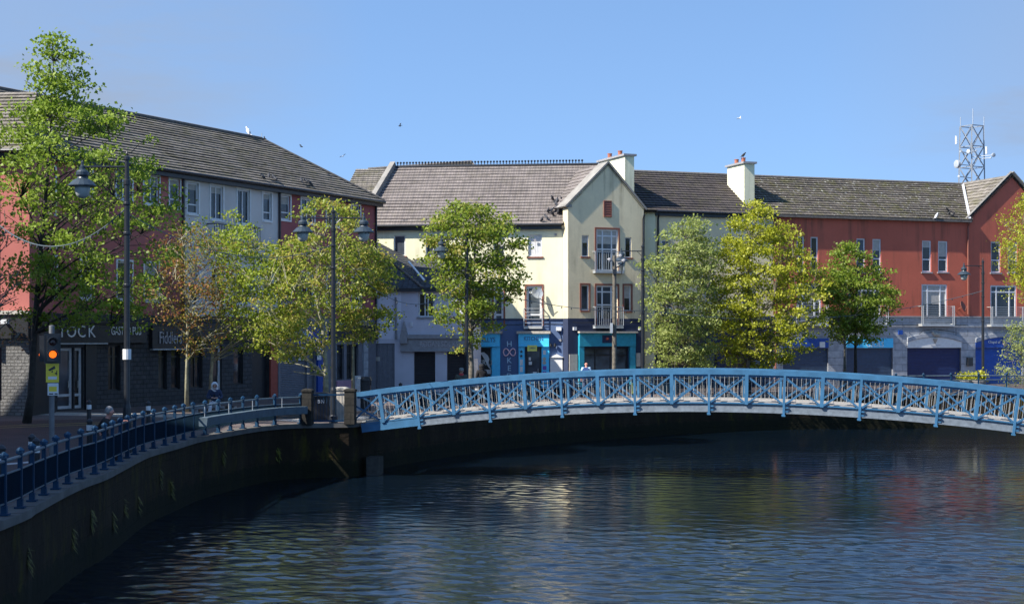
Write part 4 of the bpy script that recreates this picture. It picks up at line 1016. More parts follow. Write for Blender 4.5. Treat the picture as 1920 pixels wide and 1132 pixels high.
def arched(root, fr, x0, x1, ztop, zspring, zdoor, pmat, smat):
    """a shop bay: shutter below, low segmental sign panel above"""
    a0, a1 = fr.a(x0), fr.a(x1); mb = MB(); n = 14; pts = []
    for k in range(n+1):
        q = k/n; pts.append((a0+(a1-a0)*q, zspring+(ztop-zspring)*(1-(2*q-1)**2)))
    poly = [fr.pt(a0, zdoor, 0.004)]+[fr.pt(a, z, 0.004) for a, z in pts]+[fr.pt(a1, zdoor, 0.004)]
    mb.prism(list(reversed(poly)), (0, 0, 0), (fr.n.x*0.05, fr.n.y*0.05, 0)); mb.build('sign_panel', pmat, root)
    ab = MB()
    for k in range(n):
        (aa, z0), (bb, z1) = pts[k], pts[k+1]
        ab.box8([fr.pt(aa, z0+0.01, 0.12), fr.pt(bb, z1+0.01, 0.12), fr.pt(bb, z1+0.01, 0.003), fr.pt(aa, z0+0.01, 0.003), fr.pt(aa, z0+0.28, 0.12), fr.pt(bb, z1+0.28, 0.12), fr.pt(bb, z1+0.28, 0.003), fr.pt(aa, z0+0.28, 0.003)])
    ab.build('arch', 'ashlar', root)
zd = E.z(en(1750), 652)
bays = [(1468, 1553, 'shutter_slate', 'sign_blue'), (1587, 1674, 'shutter_slate', 'sky_paint')]
op = [((en(x0), en(x1), 0.02, zd), 'shut', dict(mat=sm)) for x0, x1, sm, _ in bays]+[((en(1701), en(1802), 0.02, zd), 'shut', dict(mat='shutter_navy'))]
ground(root, E, eS, eL, 'ashlar', op, zs)
for x0, x1, sm, pm in bays: fpart('sign_panel', pm, root, E, (en(x0), en(x1), zd+0.02, zd+0.62, 0.003, 0.05))
text('CECILS', E, en(1640), zd+0.22, 0.46, 'letter_white', root, 0.055, 0.9)
fpart('notice', 'white_paint', root, E, (en(1536), en(1546), zd+0.05, zd+0.4, 0.052, 0.07))
arched(root, E, 1701, 1802, E.z(en(1750), 632), E.z(en(1750), 641), zd+0.01, 'white_paint', None)
fpart('string_course', 'fascia_grey', root, E, (eS, eL, zs-0.03, zs+0.06, 0.0, 0.08), (eS, eL, E.z(en(1700), 612)-0.03, E.z(en(1700), 612)+0.03, 0.0, 0.05))
fpart('blue_plaque', 'sign_blue', root, E, (en(1684), en(1692), E.z(en(1688), 627), E.z(en(1688), 619), 0.0, 0.05))
cr_ = MB(); cr_.ball(E.pt(en(1752), E.z(en(1752), 627), 0.12), 0.22, 8, 0.7); cr_.ball(E.pt(en(1752)-0.2, E.z(en(1752), 624), 0.12), 0.12, 6); cr_.ball(E.pt(en(1752)+0.22, E.z(en(1752), 628), 0.12), 0.13, 6); cr_.lathe(E.pt(en(1752), E.z(en(1752), 638), 0.1), [(0.02, -0.2), (0.12, 0), (0.16, 0.12)], 8); cr_.build('crest_carving', 'board_beige', root)
fpart('sign_rule', 'letter_grey', root, E, (en(1744), en(1762), zd+0.16, zd+0.19, 0.055, 0.065), (en(1747), en(1759), zd+0.08, zd+0.10, 0.055, 0.065))
dish(root, E, en(1797), E.z(en(1797), 575), 0.36, 'red_trim')
# gabled wing of the red building
mb = MB(); wL = Wf.L; wa = wn_(1897)
WA = zc(330, Wf.pt(wa, 0).y)
wall(mb, Wf, 0, wL, zs, EEZ, [h for h, _ in WW], 0.14)
mb.face([Wf.pt(0, EEZ), Wf.pt(wL, EEZ), Wf.pt(wa, WA)], [(0, 0)]*3); mb.build('gable_wall', 'red_wall', root)
for h, k in WW:
    if k: french(root, Wf, h)
    else: window(root, Wf, h, rails=(0.4,), sill='fascia_grey', fw=0.08)
x0b = Wf.a(1829)
ground(root, Wf, 0, wL, 'ashlar', [((x0b, x0b+3.7, 0.02, zd), 'shut', dict(mat='shutter_royal'))], zs)
arched(root, Wf, 1829, 1935, Wf.z(x0b+1.8, 632), Wf.z(x0b, 642), zd+0.01, 'sign_blue', None)
text('Chapel of', Wf, Wf.a(1863), Wf.z(x0b+1, 641), 0.24, 'letter_white', root, 0.06, 1.0)
text('Ornaments', Wf, Wf.a(1905), Wf.z(x0b+2, 641), 0.24, 'letter_white', root, 0.06, 1.0)
cb2 = MB(); cb2.ball(Wf.pt(Wf.a(1882), Wf.z(x0b+2, 640), 0.1), 0.17, 8, 1.6); cb2.ball(Wf.pt(Wf.a(1884), Wf.z(x0b+2, 645), 0.1), 0.13, 8); cb2.build('figure_emblem', 'cap_stone', root)
mb = MB(); fbox(mb, Wf, Wf.a(1812), Wf.a(1821), Wf.z(0, 686), Wf.z(0, 670), 0.0, 0.2); mb.build('wall_box', 'black_metal', root)
fpart('string_course', 'fascia_grey', root, Wf, (0, wL, zs-0.03, zs+0.06, 0.0, 0.08), (0, wL, E.z(en(1700), 612)-0.03, E.z(en(1700), 612)+0.03, 0.0, 0.05))
inn = V((-Wf.n.x, -Wf.n.y, 0)); Lw, Rw, aw_ = Wf.pt(-0.15, EEZ-0.05, 0), Wf.pt(wL+0.15, EEZ-0.05, 0), Wf.pt(wa, WA+0.08, 0)
slope('wing_roof_left', 'tiles_a', root, Lw+inn*7.5, Lw-inn*0.1, aw_+inn*7.5, aw_-inn*0.1, 0.36, 0.055)
slope('wing_roof_right', 'tiles_a', root, Rw-inn*0.1, Rw+inn*7.5, aw_-inn*0.1, aw_+inn*7.5, 0.36, 0.055)
vb = MB()
for e_ in (Lw, Rw): vb.bar(e_+inn*0.12+V((0, 0, 0.05)), aw_+inn*0.12+V((0, 0, 0.12)), 0.5, 0.10, up=(inn.x, inn.y, 2))
vb.build('verge', 'verge', root)
vl = MB(); vl.bar(E.pt(eL-0.02, EEZ+0.1, 0.22), E.pt(eL+2.82, ERZ+0.06, -ad), 0.16, 0.06); vl.build('valley_flashing', 'lead', root)
body(root, Wf, 0, wL, EEZ-0.1, 7.5, 'red_wall')

# pipes and cables on the fronts
downpipe(lb, C, cL-0.12, zn+0.1, CE-0.3, 'fascia_grey'); downpipe(gb_, Df, dL-0.06, 0.1, DE-0.4); downpipe(cb_, E, en(1233), 0.1, EEZ-0.2); downpipe(rbld, E, eS+0.12, 0.1, EEZ-0.2, 'red_trim'); downpipe(rbld, E, eL-0.05, zs+0.2, EEZ-0.2, 'red_trim')
def cable(root, fr, pts, mat='black_metal', r=0.014):
    mb = MB(); mb.tube([fr.pt(a, z, 0.03) for a, z in pts], r, 5); mb.build('cable', mat, root)
cable(rbld, E, [(en(1792), zs+0.0), (en(1792), E.z(en(1792), 634))]); cable(rbld, E, [(eS, zs-0.5), (en(1700), zs-0.52), (eL, zs-0.5)]); cable(rbld, E, [(en(1699), zd+0.1), (en(1730), E.z(en(1730), 620)), (en(1752), E.z(en(1752), 617)), (en(1790), E.z(en(1790), 622))])
cable(lb, C, [(cn(880), zn-0.3), (cn(960), zn-0.33), (cn(1030), zn-0.28), (cL-0.3, zn-0.31)]); cable(lb, C, [(cn(1050), C.z(0, 621)), (cn(1053), C.z(0, 637)), (cn(1060), C.z(0, 646))])
cable(gb_, Df, [(0.3, zn2-0.2), (dn(1082), zn2-0.24), (dL-0.3, zn2-0.2)])
for px, py in ((1040, 445), (1048, 640), (1001, 455)): fpart('wall_vent', 'fascia_grey', lb, C, (cn(px), cn(px)+0.14, C.z(0, py), C.z(0, py)+0.14, 0.0, 0.04))
M['signal_post'] = plain('signal post grey', (0.15, 0.155, 0.16), 0.6)
M['pier_concrete'] = plain('pier concrete', (0.055, 0.052, 0.045), 0.9, var=0.3)
# ------------------------------------------------------------------ footbridge
AB = rad(7.5); bu = V((math.cos(AB), -math.sin(AB), 0)); bv = V((math.sin(AB), math.cos(AB), 0)); B0 = G(669, 52.1).to_3d()
BW, PAN, NP = 2.6, 1.304, 19
zr = lambda t: 1.12+0.139*t-0.00564*t*t        # top of the handrail
def bp(t, w, dz):
    """point on the arched bridge: t along, w across, dz above the handrail top, square to the arch"""
    sl_ = 0.139-0.01128*t; k = 1/math.sqrt(1+sl_*sl_)
    return B0+bu*(t-dz*sl_*k)+bv*w+V((0, 0, zr(t)+dz*k))
bridge = empty('footbridge', B0+V((0, 0, -1)), 'arched blue steel footbridge with crossed lattice sides spanning the river', 'bridge')
T0 = -0.474; TE = T0+NP*PAN
def ribbon(mb, t0, t1, n, w0, w1, d0, d1):
    for k in range(n):
        a, b_ = t0+(t1-t0)*k/n, t0+(t1-t0)*(k+1)/n
        mb.box8([bp(a, w0, d0), bp(b_, w0, d0), bp(b_, w1, d0), bp(a, w1, d0), bp(a, w0, d1), bp(b_, w0, d1), bp(b_, w1, d1), bp(a, w1, d1)])
mb = MB(); ribbon(mb, 0.2, TE, 40, 0.05, BW-0.05, -1.20, -1.10); mb.build('deck', 'deck', bridge)
for w0, sg in ((0.0, 1), (BW, -1)):
    W = lambda d: w0+sg*d
    mb = MB(); ribbon(mb, -0.1, TE, 60, W(-0.07), W(0.13), -0.17, 0.0); mb.build('handrail', 'bridge_blue', bridge)
    mb = MB(); ribbon(mb, 0.0, TE, 60, W(-0.02), W(0.06), -0.235, -0.172); mb.build('upper_chord', 'bridge_blue', bridge)
    mb = MB(); ribbon(mb, 0.0, TE, 60, W(-0.05), W(0.09), -1.18, -1.135); mb.build('lower_chord', 'bridge_blue', bridge)
    mb = MB(); ribbon(mb, 0.0, T0+2*PAN, 6, W(-0.04), W(0.12), -1.46, -1.19); mb.build('end_beam', 'bridge_blue', bridge)
    mb = MB(); ribbon(mb, T0+2*PAN, TE, 60, W(0.0), W(0.10), -1.44, -1.185); ribbon(mb, T0+2*PAN, TE, 60, W(-0.06), W(0.14), -1.475, -1.441); mb.build('side_beam', 'beam_grey', bridge)
    mb = MB(); ribbon(mb, 0.0, TE, 60, W(0.16), W(0.26), -1.095, -1.06); mb.build('kerb_plate', 'baluster_steel', bridge)
    for k in range(NP+1):
        t = T0+k*PAN
        if k == 0: continue
        mb = MB()
        if k % 2 == 0 or True:
            low = -1.54 if k % 2 == 0 else -1.20
            wdt = 0.08 if k % 2 == 0 else 0.12
            p = [bp(t-wdt/2, W(-0.09), low), bp(t+wdt/2, W(-0.09), low), bp(t+wdt/2, W(0.05), low), bp(t-wdt/2, W(0.05), low), bp(t-wdt/2, W(-0.09), -0.17), bp(t+wdt/2, W(-0.09), -0.17), bp(t+wdt/2, W(0.05), -0.17), bp(t-wdt/2, W(0.05), -0.17)]
            mb.box8(p)
            if k % 2 == 0:
                mb.bar(bp(t-0.02, W(-0.04), -1.52), bp(t-0.02, W(0.5), -1.46), 0.1, 0.08)
                mb.bar(bp(t, W(-0.05), -1.27), bp(t+0.16, W(-0.05), -1.27), 0.05, 0.05); mb.bar(bp(t, W(-0.05), -1.40), bp(t+0.16, W(-0.05), -1.40), 0.05, 0.05)
                mb.bar(bp(t-0.06, W(-0.05), -1.55), bp(t+0.06, W(-0.05), -1.55), 0.14, 0.05)
        mb.build('post', 'bridge_blue', bridge)
    for k in range(NP):
        t0, t1 = T0+k*PAN+0.06, T0+(k+1)*PAN-0.06; mb = MB()
        mb.bar(bp(t0, W(-0.072), -1.13), bp(t1, W(-0.072), -0.25), 0.062, 0.03, up=bv); mb.bar(bp(t0, W(-0.04), -0.25), bp(t1, W(-0.04), -1.13), 0.062, 0.03, up=bv)
        mb.build('cross_brace', 'brace_blue', bridge)
        mb = MB(); nb = 11 if sg > 0 else 8
        for i in range(nb):
            t = T0+k*PAN+PAN*(i+0.5)/nb
            if t < 0.08: continue
            mb.bar(bp(t, W(0.17), -1.06), bp(t, W(0.17), -0.19), 0.012, 0.012, up=bv)
        mb.bar(bp(max(0, T0+k*PAN+0.02), W(0.17), -0.20), bp(T0+(k+1)*PAN-0.02, W(0.17), -0.20), 0.02, 0.04)
        mb.build('baluster_panel', 'baluster_steel', bridge)
mb = MB()
for k in range(1, NP): ribbon(mb, T0+k*PAN-0.05, T0+k*PAN+0.05, 1, 0.1, BW-0.1, -1.42, -1.205)
mb.build('cross_beam', 'beam_grey', bridge)
mb = MB(); c = B0+bu*0.55+bv*0.35
mb.prism([c+bu*a+bv*b_ for a, b_ in ((-0.3, 0.1), (0.15, 0.1), (0.15, 0.9), (-0.3, 0.9))], (0, 0, WATER_Z-0.6), (0, 0, -1.25)); mb.build('pier', 'pier_concrete', bridge)
def pillar(c, lab, w_=0.36, h_=1.16, cap=True, mat='pillar', capm='cap_stone'):
    e = empty('stone_pillar', c, lab, 'pillar', 'stone pillars at the end of the footbridge')
    mb = MB(); d = w_/2
    q = lambda r, z: [c+bu*a*r+bv*b_*r+V((0, 0, z)) for a, b_ in ((-d, -d), (d, -d), (d, d), (-d, d))]
    mb.box8(q(1.05, 0)+q(1.05, 0.16)); mb.box8(q(1.0, 0.161)+q(1.0, h_)); mb.build('shaft', mat, e)
    mb = MB(); mb.box8(q(1.14, h_+0.001)+q(1.14, h_+0.07)); 
    a, b_ = q(1.1, h_+0.071), q(0.6, h_+0.12); mb.box8(a+b_); mb.build('cap', capm, e)
    return e
gp = lambda px, s, z=0.0: V(((px-CX)/s, F/s, z))
pillar(gp(657, 52.5), 'dark square stone pillar where the blue footbridge parapet starts', capm='pillar')
pillar(gp(577, 52.8), 'dark square stone pillar where the quay railing meets the gate railing', 0.34, capm='pillar')
pillar(gp(640, 50.0), 'pale sunlit stone pillar on the far side of the footbridge landing', 0.50, 1.12, mat='cap_stone')
# short gate railing between the pillars
g0, g1 = gp(581, 52.7), gp(650, 52.5)
e = empty('gate_railing', g0, 'short blue railing with thin bars between two dark stone pillars', 'railing')
mb = MB()
for z in (0.12, 1.05): mb.bar(g0+V((0, 0, z)), g1+V((0, 0, z)), 0.05, 0.06)
for q in (0.04, 0.96): p = g0.lerp(g1, q); mb.bar(p, p+V((0, 0, 1.05)), 0.06, 0.06)
mb.build('frame', 'rail_blue', e)
mb = MB()
for k in range(1, 11): p = g0.lerp(g1, 0.04+0.92*k/11); mb.bar(p+V((0, 0, 0.14)), p+V((0, 0, 1.03)), 0.012, 0.012)
mb.build('bars', 'rail_blue', e)

# ------------------------------------------------------------------ quay railings
def post_mesh():
    mb = MB(); w_ = 0.038
    mb.box(-0.10, 0.10, -0.09, 0.09, 0.0, 0.03); mb.box(-0.05, 0.05, -0.05, 0.05, 0.031, 0.16); mb.box(-w_, w_, -w_, w_, 0.161, 0.98)
    mb.box(-0.06, 0.06, -0.06, 0.06, 0.981, 1.02)
    mb.lathe((0, 0, 1.021), [(0.082, 0.0), (0.08, 0.02), (0.03, 0.065), (0.001, 0.075)], 4)
    return mb
def railing(path, label, spacing, name='quay_railing', solid_to=None):
    path = [V((p.x, p.y)) for p in path]
    pts = catmull(path, spacing)
    if (pts[-1]-path[-1]).length > 0.3: pts.append(path[-1])
    c0 = V((pts[0].x, pts[0].y, 0.03))
    e = empty(name, c0, label, 'railing'); proto = None
    for i, p in enumerate(pts):
        d = pts[min(i+1, len(pts)-1)]-pts[max(i-1, 0)]; az_ = math.atan2(d.y, d.x)
        if proto is None:
            proto = post_mesh().build('post', 'rail_blue'); o = proto
        else:
            o = proto.copy(); COL.objects.link(o)
        o.parent = e; o.location = V((p.x, p.y, 0.03))-c0; o.rotation_euler = (0, 0, az_)
    up = lambda p, z: V((p.x, p.y, 0.03+z))
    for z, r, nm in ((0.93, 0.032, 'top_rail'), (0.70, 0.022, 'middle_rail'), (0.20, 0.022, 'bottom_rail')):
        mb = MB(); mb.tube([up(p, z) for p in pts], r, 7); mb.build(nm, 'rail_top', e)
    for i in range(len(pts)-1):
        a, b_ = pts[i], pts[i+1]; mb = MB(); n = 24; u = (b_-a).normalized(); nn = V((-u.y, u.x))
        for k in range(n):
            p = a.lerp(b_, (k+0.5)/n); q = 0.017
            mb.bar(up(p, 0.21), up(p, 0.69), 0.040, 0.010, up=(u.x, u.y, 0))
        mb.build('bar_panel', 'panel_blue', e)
    return e, pts
inner = offs(QUAY, 0.17)
i0 = next(i for i, q in enumerate(QUAY) if q.y > 13); i1 = max(i for i, q in enumerate(QUAY) if q.x*F/q.y+CX < 572 and q.y < 56)
near_rail, near_pts = railing(inner[i0:i1+1], 'long blue quay railing with pointed post caps curving along the shaded near bank', 1.12)
i2 = min(i for i, q in enumerate(QUAY) if q.y > 58.5); i3 = max(i for i, q in enumerate(QUAY) if q.x < 36)
far_rail, far_pts = railing(inner[i2:i3+1:2], 'blue quay railing on the far bank in front of the lemon and red buildings', 1.6)
# steel trough carried outside the railing
tp_ = [(p.x, p.y) for p in offs(QUAY, -0.16)]
tr_i = [i for i, q in enumerate(QUAY) if 356 < q.x*F/q.y+CX < 568 and q.y < 56]
e = empty('steel_trough', (tp_[tr_i[0]][0], tp_[tr_i[0]][1], 0.3), 'long grey steel trough fixed outside the quay railing near the bridge', 'trough')
mb = MB()
for k in range(len(tr_i)-1):
    for (i, j) in ((tr_i[k], tr_i[k+1]),):
        za = 0.40+0.0*k; n0 = V((*tp_[i], 0)); n1 = V((*tp_[j], 0)); u = (n1-n0).normalized(); nn = V((u.y, -u.x, 0))
        q = lambda b_, o_, z: b_+nn*o_+V((0, 0, z))
        mb.box8([q(n0, 0.24, za), q(n1, 0.24, za), q(n1, 0.0, za), q(n0, 0.0, za), q(n0, 0.27, za+0.26), q(n1, 0.27, za+0.26), q(n1, 0.0, za+0.26), q(n0, 0.0, za+0.26)])
mb.build('trough_body', 'rail_top', e)
mb = MB()
for i in tr_i[1::4]: n0 = V((*tp_[i], 0)); mb.tube([n0+V((0.05, -0.05, 0.6)), n0+V((0.05, -0.05, 0.98))], 0.012, 5)
mb.build('prongs', 'galv', e)

# ------------------------------------------------------------------ street lamps
LH = 7.75
def lantern(mb_m, mb_g, c):
    c = V(c); k_ = 1.12; sc_ = lambda pr: [(r*k_, z*k_) for r, z in pr]
    mb_m.lathe(c, sc_([(0.001, 0.16), (0.03, 0.12), (0.03, 0.04), (0.06, 0.02), (0.06, -0.06), (0.12, -0.09), (0.15, -0.13), (0.15, -0.2), (0.11, -0.24), (0.13, -0.28), (0.22, -0.33), (0.29, -0.40), (0.335, -0.445), (0.335, -0.465), (0.20, -0.47)]), 16)
    mb_g.lathe(c, sc_([(0.19, -0.471), (0.185, -0.56), (0.15, -0.68), (0.08, -0.75), (0.001, -0.765)]), 14)
M['lamp_glass'] = plain('frosted lamp bowl', (0.42, 0.45, 0.42), 0.25, var=0.08)
def lamp(px, s, label, sides=(-1,), h=LH, turn=0.0):
    c = gp(px, s); h = h if px != 238 else 8.05; e = empty('street_lamp', c, label, 'street lamp', 'street lamps along the quay')
    mb = MB()
    mb.lathe(c, [(0.16, 0), (0.16, 0.25), (0.12, 0.3), (0.11, 1.2), (0.085, 1.3), (0.075, h-0.85), (0.095, h-0.84), (0.095, h-0.72), (0.07, h-0.7), (0.055, h-0.18), (0.085, h-0.17), (0.085, h-0.10), (0.02, h-0.05), (0.03, h), (0.001, h+0.09)], 12)
    for z in (h-1.4, h-2.2, h-3.6): mb.lathe(c+V((0, 0, z)), [(0.085, 0), (0.1, 0.02), (0.1, 0.07), (0.085, 0.09)], 12)
    mb.bar(c+V((-0.3, 0, h-1.95)), c+V((0.3, 0, h-1.95)), 0.03, 0.03) if turn else None
    mb.build('pole', 'black_metal', e, smooth=False)
    for sg in sides:
        d = V((sg*math.cos(turn), math.sin(turn), 0)); z = h-0.36; x = 1.1 if px != 238 else 1.2
        a = MB(); a.tube([c+V((0, 0, z)), c+d*x+V((0, 0, z))], 0.028, 7); a.tube([c+d*0.3+V((0, 0, z+0.0)), c+d*0.05+V((0, 0, z-0.25))], 0.014, 6)
        arm = a.build('arm', 'black_metal', e)
        m1, g1_ = MB(), MB(); lantern(m1, g1_, c+d*x+V((0, 0, z)))
        ln = m1.build('lantern', 'dark_slate_paint', e, smooth=False); g1_.build('bowl', 'lamp_glass', ln, smooth=True)
    b_ = MB(); b_.lathe(c+V((0, 0, 0)), [(0.115, 2.5), (0.115, 2.78)], 12)
    if px in (238,): b_.build('white_band', 'white_paint', e)
    return e
lamp(238, 69.5, 'tall black street lamp with one lantern standing nearest on the left quay')
lamp(625, 52, 'black street lamp with two lanterns in front of the red terrace corner', (-1, 1))
lamp(875, 42.6, 'black street lamp with one lantern beside the tree at the grey shop')
lamp(1205, 36.3, 'black street lamp with one lantern at the right edge of the gabled house', h=7.9)
lamp(1843, 32.3, 'black street lamp with one lantern in front of the red gable', h=7.6)
# floodlight pole
c = gp(1152, 38); e = empty('floodlight_pole', c, 'brown pole with small grey floodlights and a cable box before the gabled house', 'pole')
mb = MB(); mb.lathe(c, [(0.12, 0), (0.11, 3), (0.09, 7.0), (0.09, 7.12), (0.001, 7.14)], 10); mb.build('pole', 'bark', e)
for dx, dy, dz in ((-0.25, -0.1, 6.9), (0.45, -0.15, 6.85), (0.3, 0.1, 7.1)):
    mb = MB(); p = c+V((dx, dy, dz)); mb.lathe(p, [(0.04, 0.10), (0.09, 0.06), (0.12, -0.06), (0.001, -0.075)], 10, Matrix.Rotation(rad(50), 3, 'Y')); mb.bar(c+V((0, 0, dz-0.1)), p, 0.03, 0.03); mb.build('floodlight', 'fascia_grey', e)
mb = MB(); mb.bar(c+V((0.05, 0, 6.5)), c+V((0.45, 0, 6.75)), 0.06, 0.06); mb.bar(c+V((0.35, 0, 6.2)), c+V((0.4, 0, 6.8)), 0.05, 0.05); mb.box(c.x-0.10, c.x+0.10, c.y-0.22, c.y-0.09, 6.2, 6.45); mb.build('bracket', 'black_metal', e)
mb = MB(); mb.box(c.x-0.22, c.x-0.09, c.y-0.2, c.y-0.02, 3.3, 3.8); mb.build('cable_box', 'galv', e)

# ------------------------------------------------------------------ traffic signal
c = gp(97, 78); e = empty('traffic_signal', c, 'pedestrian crossing signal with amber light and yellow camera sign on a grey post', 'traffic light')
mb = MB(); mb.lathe(c, [(0.065, 0), (0.065, 3.38), (0.001, 3.39)], 12); mb.build('post', 'signal_post', e)
n_ = V((0.35, -0.94, 0)).normalized(); u_ = V((0.94, 0.35, 0)).normalized()
sf = Face((c.x-u_.x*0.5, c.y-u_.y*0.5), (c.x+u_.x*0.5, c.y+u_.y*0.5))
hb = MB(); fbox(hb, sf, 0.38, 0.64, 2.52, 3.14, 0.07, 0.26); fbox(hb, sf, 0.32, 0.70, 2.47, 3.19, 0.075, 0.10); hd = hb.build('signal_head', 'black_metal', e)
M['amber'] = emit('amber lens lit', (1.0, 0.16, 0.01), 0.75); M['lens_off'] = plain('dark red lens', (0.03, 0.006, 0.006), 0.2)
Rs = n_.to_track_quat('Z', 'Y').to_matrix()
for z, mt in ((2.98, 'lens_off'), (2.69, 'amber')):
    mb = MB(); mb.lathe(sf.pt(0.51, z, 0.262), [(0.088, 0), (0.06, 0.025), (0.001, 0.035)], 14, Rs); mb.build('lens', mt, hd)
    mb = MB()
    for k in range(9):
        t0, t1 = math.pi*k/9-0.15, math.pi*(k+1)/9-0.15; r = 0.115
        f_ = lambda t_, d, rr: sf.pt(0.51+rr*math.cos(t_), z+rr*math.sin(t_), d)
        mb.box8([f_(t0, 0.26, r), f_(t1, 0.26, r), f_(t1, 0.26, r+0.012), f_(t0, 0.26, r+0.012), f_(t0, 0.42, r), f_(t1, 0.42, r), f_(t1, 0.42, r+0.012), f_(t0, 0.42, r+0.012)])
    mb.build('visor', 'black_metal', hd)
hb = MB(); q = c+V((-0.16, 0.0, 0)); hb.box(q.x-0.1, q.x+0.08, q.y-0.12, q.y+0.16, 2.52, 3.14); h2 = hb.build('side_head', 'black_metal', e)
mb = MB(); mb.ball(q+V((-0.085, 0.02, 2.68)), 0.07, 10); mb.build('lens', 'amber', h2)
yz = 2.02
mb = MB(); fbox(mb, sf, 0.36, 0.66, yz, yz+0.45, 0.08, 0.10); ys = mb.build('camera_sign', 'yellow_sign', e)
mb = MB(); B = lambda a, z: sf.pt(0.36+a, yz+z, 0.104)
mb.face([B(0.05, 0.30), B(0.09, 0.27), B(0.22, 0.33), B(0.20, 0.40)]); mb.face([B(0.13, 0.27), B(0.16, 0.28), B(0.16, 0.24), B(0.13, 0.23)]); mb.face([B(0.20, 0.22), B(0.26, 0.24), B(0.26, 0.21), B(0.22, 0.19)]); mb.face([B(0.24, 0.17), B(0.26, 0.17), B(0.26, 0.28), B(0.24, 0.28)])
mb.build('camera_symbol', 'shop_black', ys)
mb = MB(); mb.face([B(0.05, 0.07), B(0.25, 0.07), B(0.25, 0.14), B(0.05, 0.14)]); mb.build('text_panel', 'white_paint', ys)
mb = MB(); fbox(mb, sf, 0.40, 0.65, yz-0.31, yz-0.02, 0.08, 0.095); ws = mb.build('notice_sign', 'white_paint', e)
mb = MB(); mb.face([sf.pt(0.43, yz-0.22, 0.098), sf.pt(0.61, yz-0.22, 0.098), sf.pt(0.61, yz-0.10, 0.098), sf.pt(0.43, yz-0.10, 0.098)]); mb.build('yellow_panel', 'yellow_sign', ws)
mb = MB(); mb.face([sf.pt(0.43, yz-0.29, 0.098), sf.pt(0.53, yz-0.29, 0.098), sf.pt(0.53, yz-0.26, 0.098), sf.pt(0.43, yz-0.26, 0.098)]); mb.face([sf.pt(0.56, yz-0.29, 0.098), sf.pt(0.63, yz-0.29, 0.098), sf.pt(0.63, yz-0.26, 0.098), sf.pt(0.56, yz-0.26, 0.098)]); mb.build('notice_print', 'shop_black', ws)

# ------------------------------------------------------------------ bollards, bins, bench
def bollard(c, label, h_=1.0):
    e = empty('bollard', c, label, 'bollard', 'black bollards with white bands along the street')
    mb = MB(); mb.lathe(c, [(0.10, 0), (0.10, 0.1), (0.075, 0.14), (0.07, h_-0.06), (0.085, h_-0.05), (0.085, h_-0.02), (0.04, h_+0.03), (0.001, h_+0.05)], 12); mb.build('post', 'black_metal', e)
    mb = MB(); mb.lathe(c, [(0.0785, h_-0.26), (0.0785, h_-0.12)], 12); mb.build('white_band', 'white_paint', e)
bollard(gp(3, 98), 'black bollard with white band cut by the left edge of the picture')
bollard(gp(60, 88), 'black bollard with white band, left and farther one of the close pair')
bollard(gp(68, 91.5), 'black bollard with white band, right and nearer one of the close pair')
bollard(gp(167, 57), 'black bollard with white band standing by the grey shop door')
bollard(gp(168, 74), 'black bollard with white band between the signal post and the leaning man')
bollard(gp(278, 58), 'black bollard with white band seen past the leaning man')
bollard(gp(751, 43.5), 'black bollard with white band in front of the grey gate', 1.1)
def bin_(c, label, w_, h_, mat='shop_black', lid=True):
    e = empty('litter_bin', c, label, 'litter bin')
    mb = MB(); mb.box(c.x-w_/2, c.x+w_/2, c.y-w_/2, c.y+w_/2, 0.05, h_*0.74); mb.box(c.x-w_/2-0.02, c.x+w_/2+0.02, c.y-w_/2-0.02, c.y+w_/2+0.02, 0.0, 0.05); mb.build('body', mat, e)
    mb = MB()
    for dx in (-1, 1):
        for dy in (-1, 1): mb.box(c.x+dx*(w_/2-0.03)-0.03, c.x+dx*(w_/2-0.03)+0.03, c.y+dy*(w_/2-0.03)-0.03, c.y+dy*(w_/2-0.03)+0.03, h_*0.74, h_*0.88)
    mb.box(c.x-w_/2+0.06, c.x+w_/2-0.06, c.y-w_/2+0.06, c.y+w_/2-0.06, h_*0.74, h_*0.88)
    r = w_/2+0.04
    mb.box8([(c.x-r, c.y-r, h_*0.88), (c.x+r, c.y-r, h_*0.88), (c.x+r, c.y+r, h_*0.88), (c.x-r, c.y+r, h_*0.88), (c.x-r*0.8, c.y-r*0.8, h_), (c.x+r*0.8, c.y-r*0.8, h_), (c.x+r*0.8, c.y+r*0.8, h_), (c.x-r*0.8, c.y+r*0.8, h_)])
    mb.build('hood', mat, e)
    return e
e = bin_(gp(604, 50.5), 'black litter bin with white lettering behind the short gate railing', 0.58, 1.05)
c = gp(604, 50.5); bf = Face((c.x-0.3, c.y-0.30), (c.x+0.3, c.y-0.30)); text('BIN', bf, 0.3, 0.72, 0.2, 'letter_white', e, 0.012, 0.8)
bin_(gp(683, 44), 'black hooded litter bin behind the start of the bridge handrail', 0.55, 1.42)
c = gp(671, 44.5); mb = MB(); mb.box(c.x-0.10, c.x+0.10, c.y-0.09, c.y+0.09, 0, 1.35); mb.box(c.x-0.13, c.x+0.13, c.y-0.12, c.y+0.12, 1.351, 1.48); tag(mb.build('utility_cabinet', 'galv'), 'pale grey narrow cabinet between slim tree trunk and black bin', 'cabinet')
c = gp(400, 49.0); e = empty('stone_bench', c, 'low dark stone bench under the seated person in the white hood', 'bench')
mb = MB(); mb.box(c.x-0.85, c.x+0.85, c.y-0.24, c.y+0.24, 0.37, 0.45); mb.build('seat', 'fascia_grey', e)
for sx in (-0.65, 0.65): mb = MB(); mb.box(c.x+sx-0.12, c.x+sx+0.12, c.y-0.2, c.y+0.2, 0, 0.369); mb.build('leg', 'fascia_grey', e)
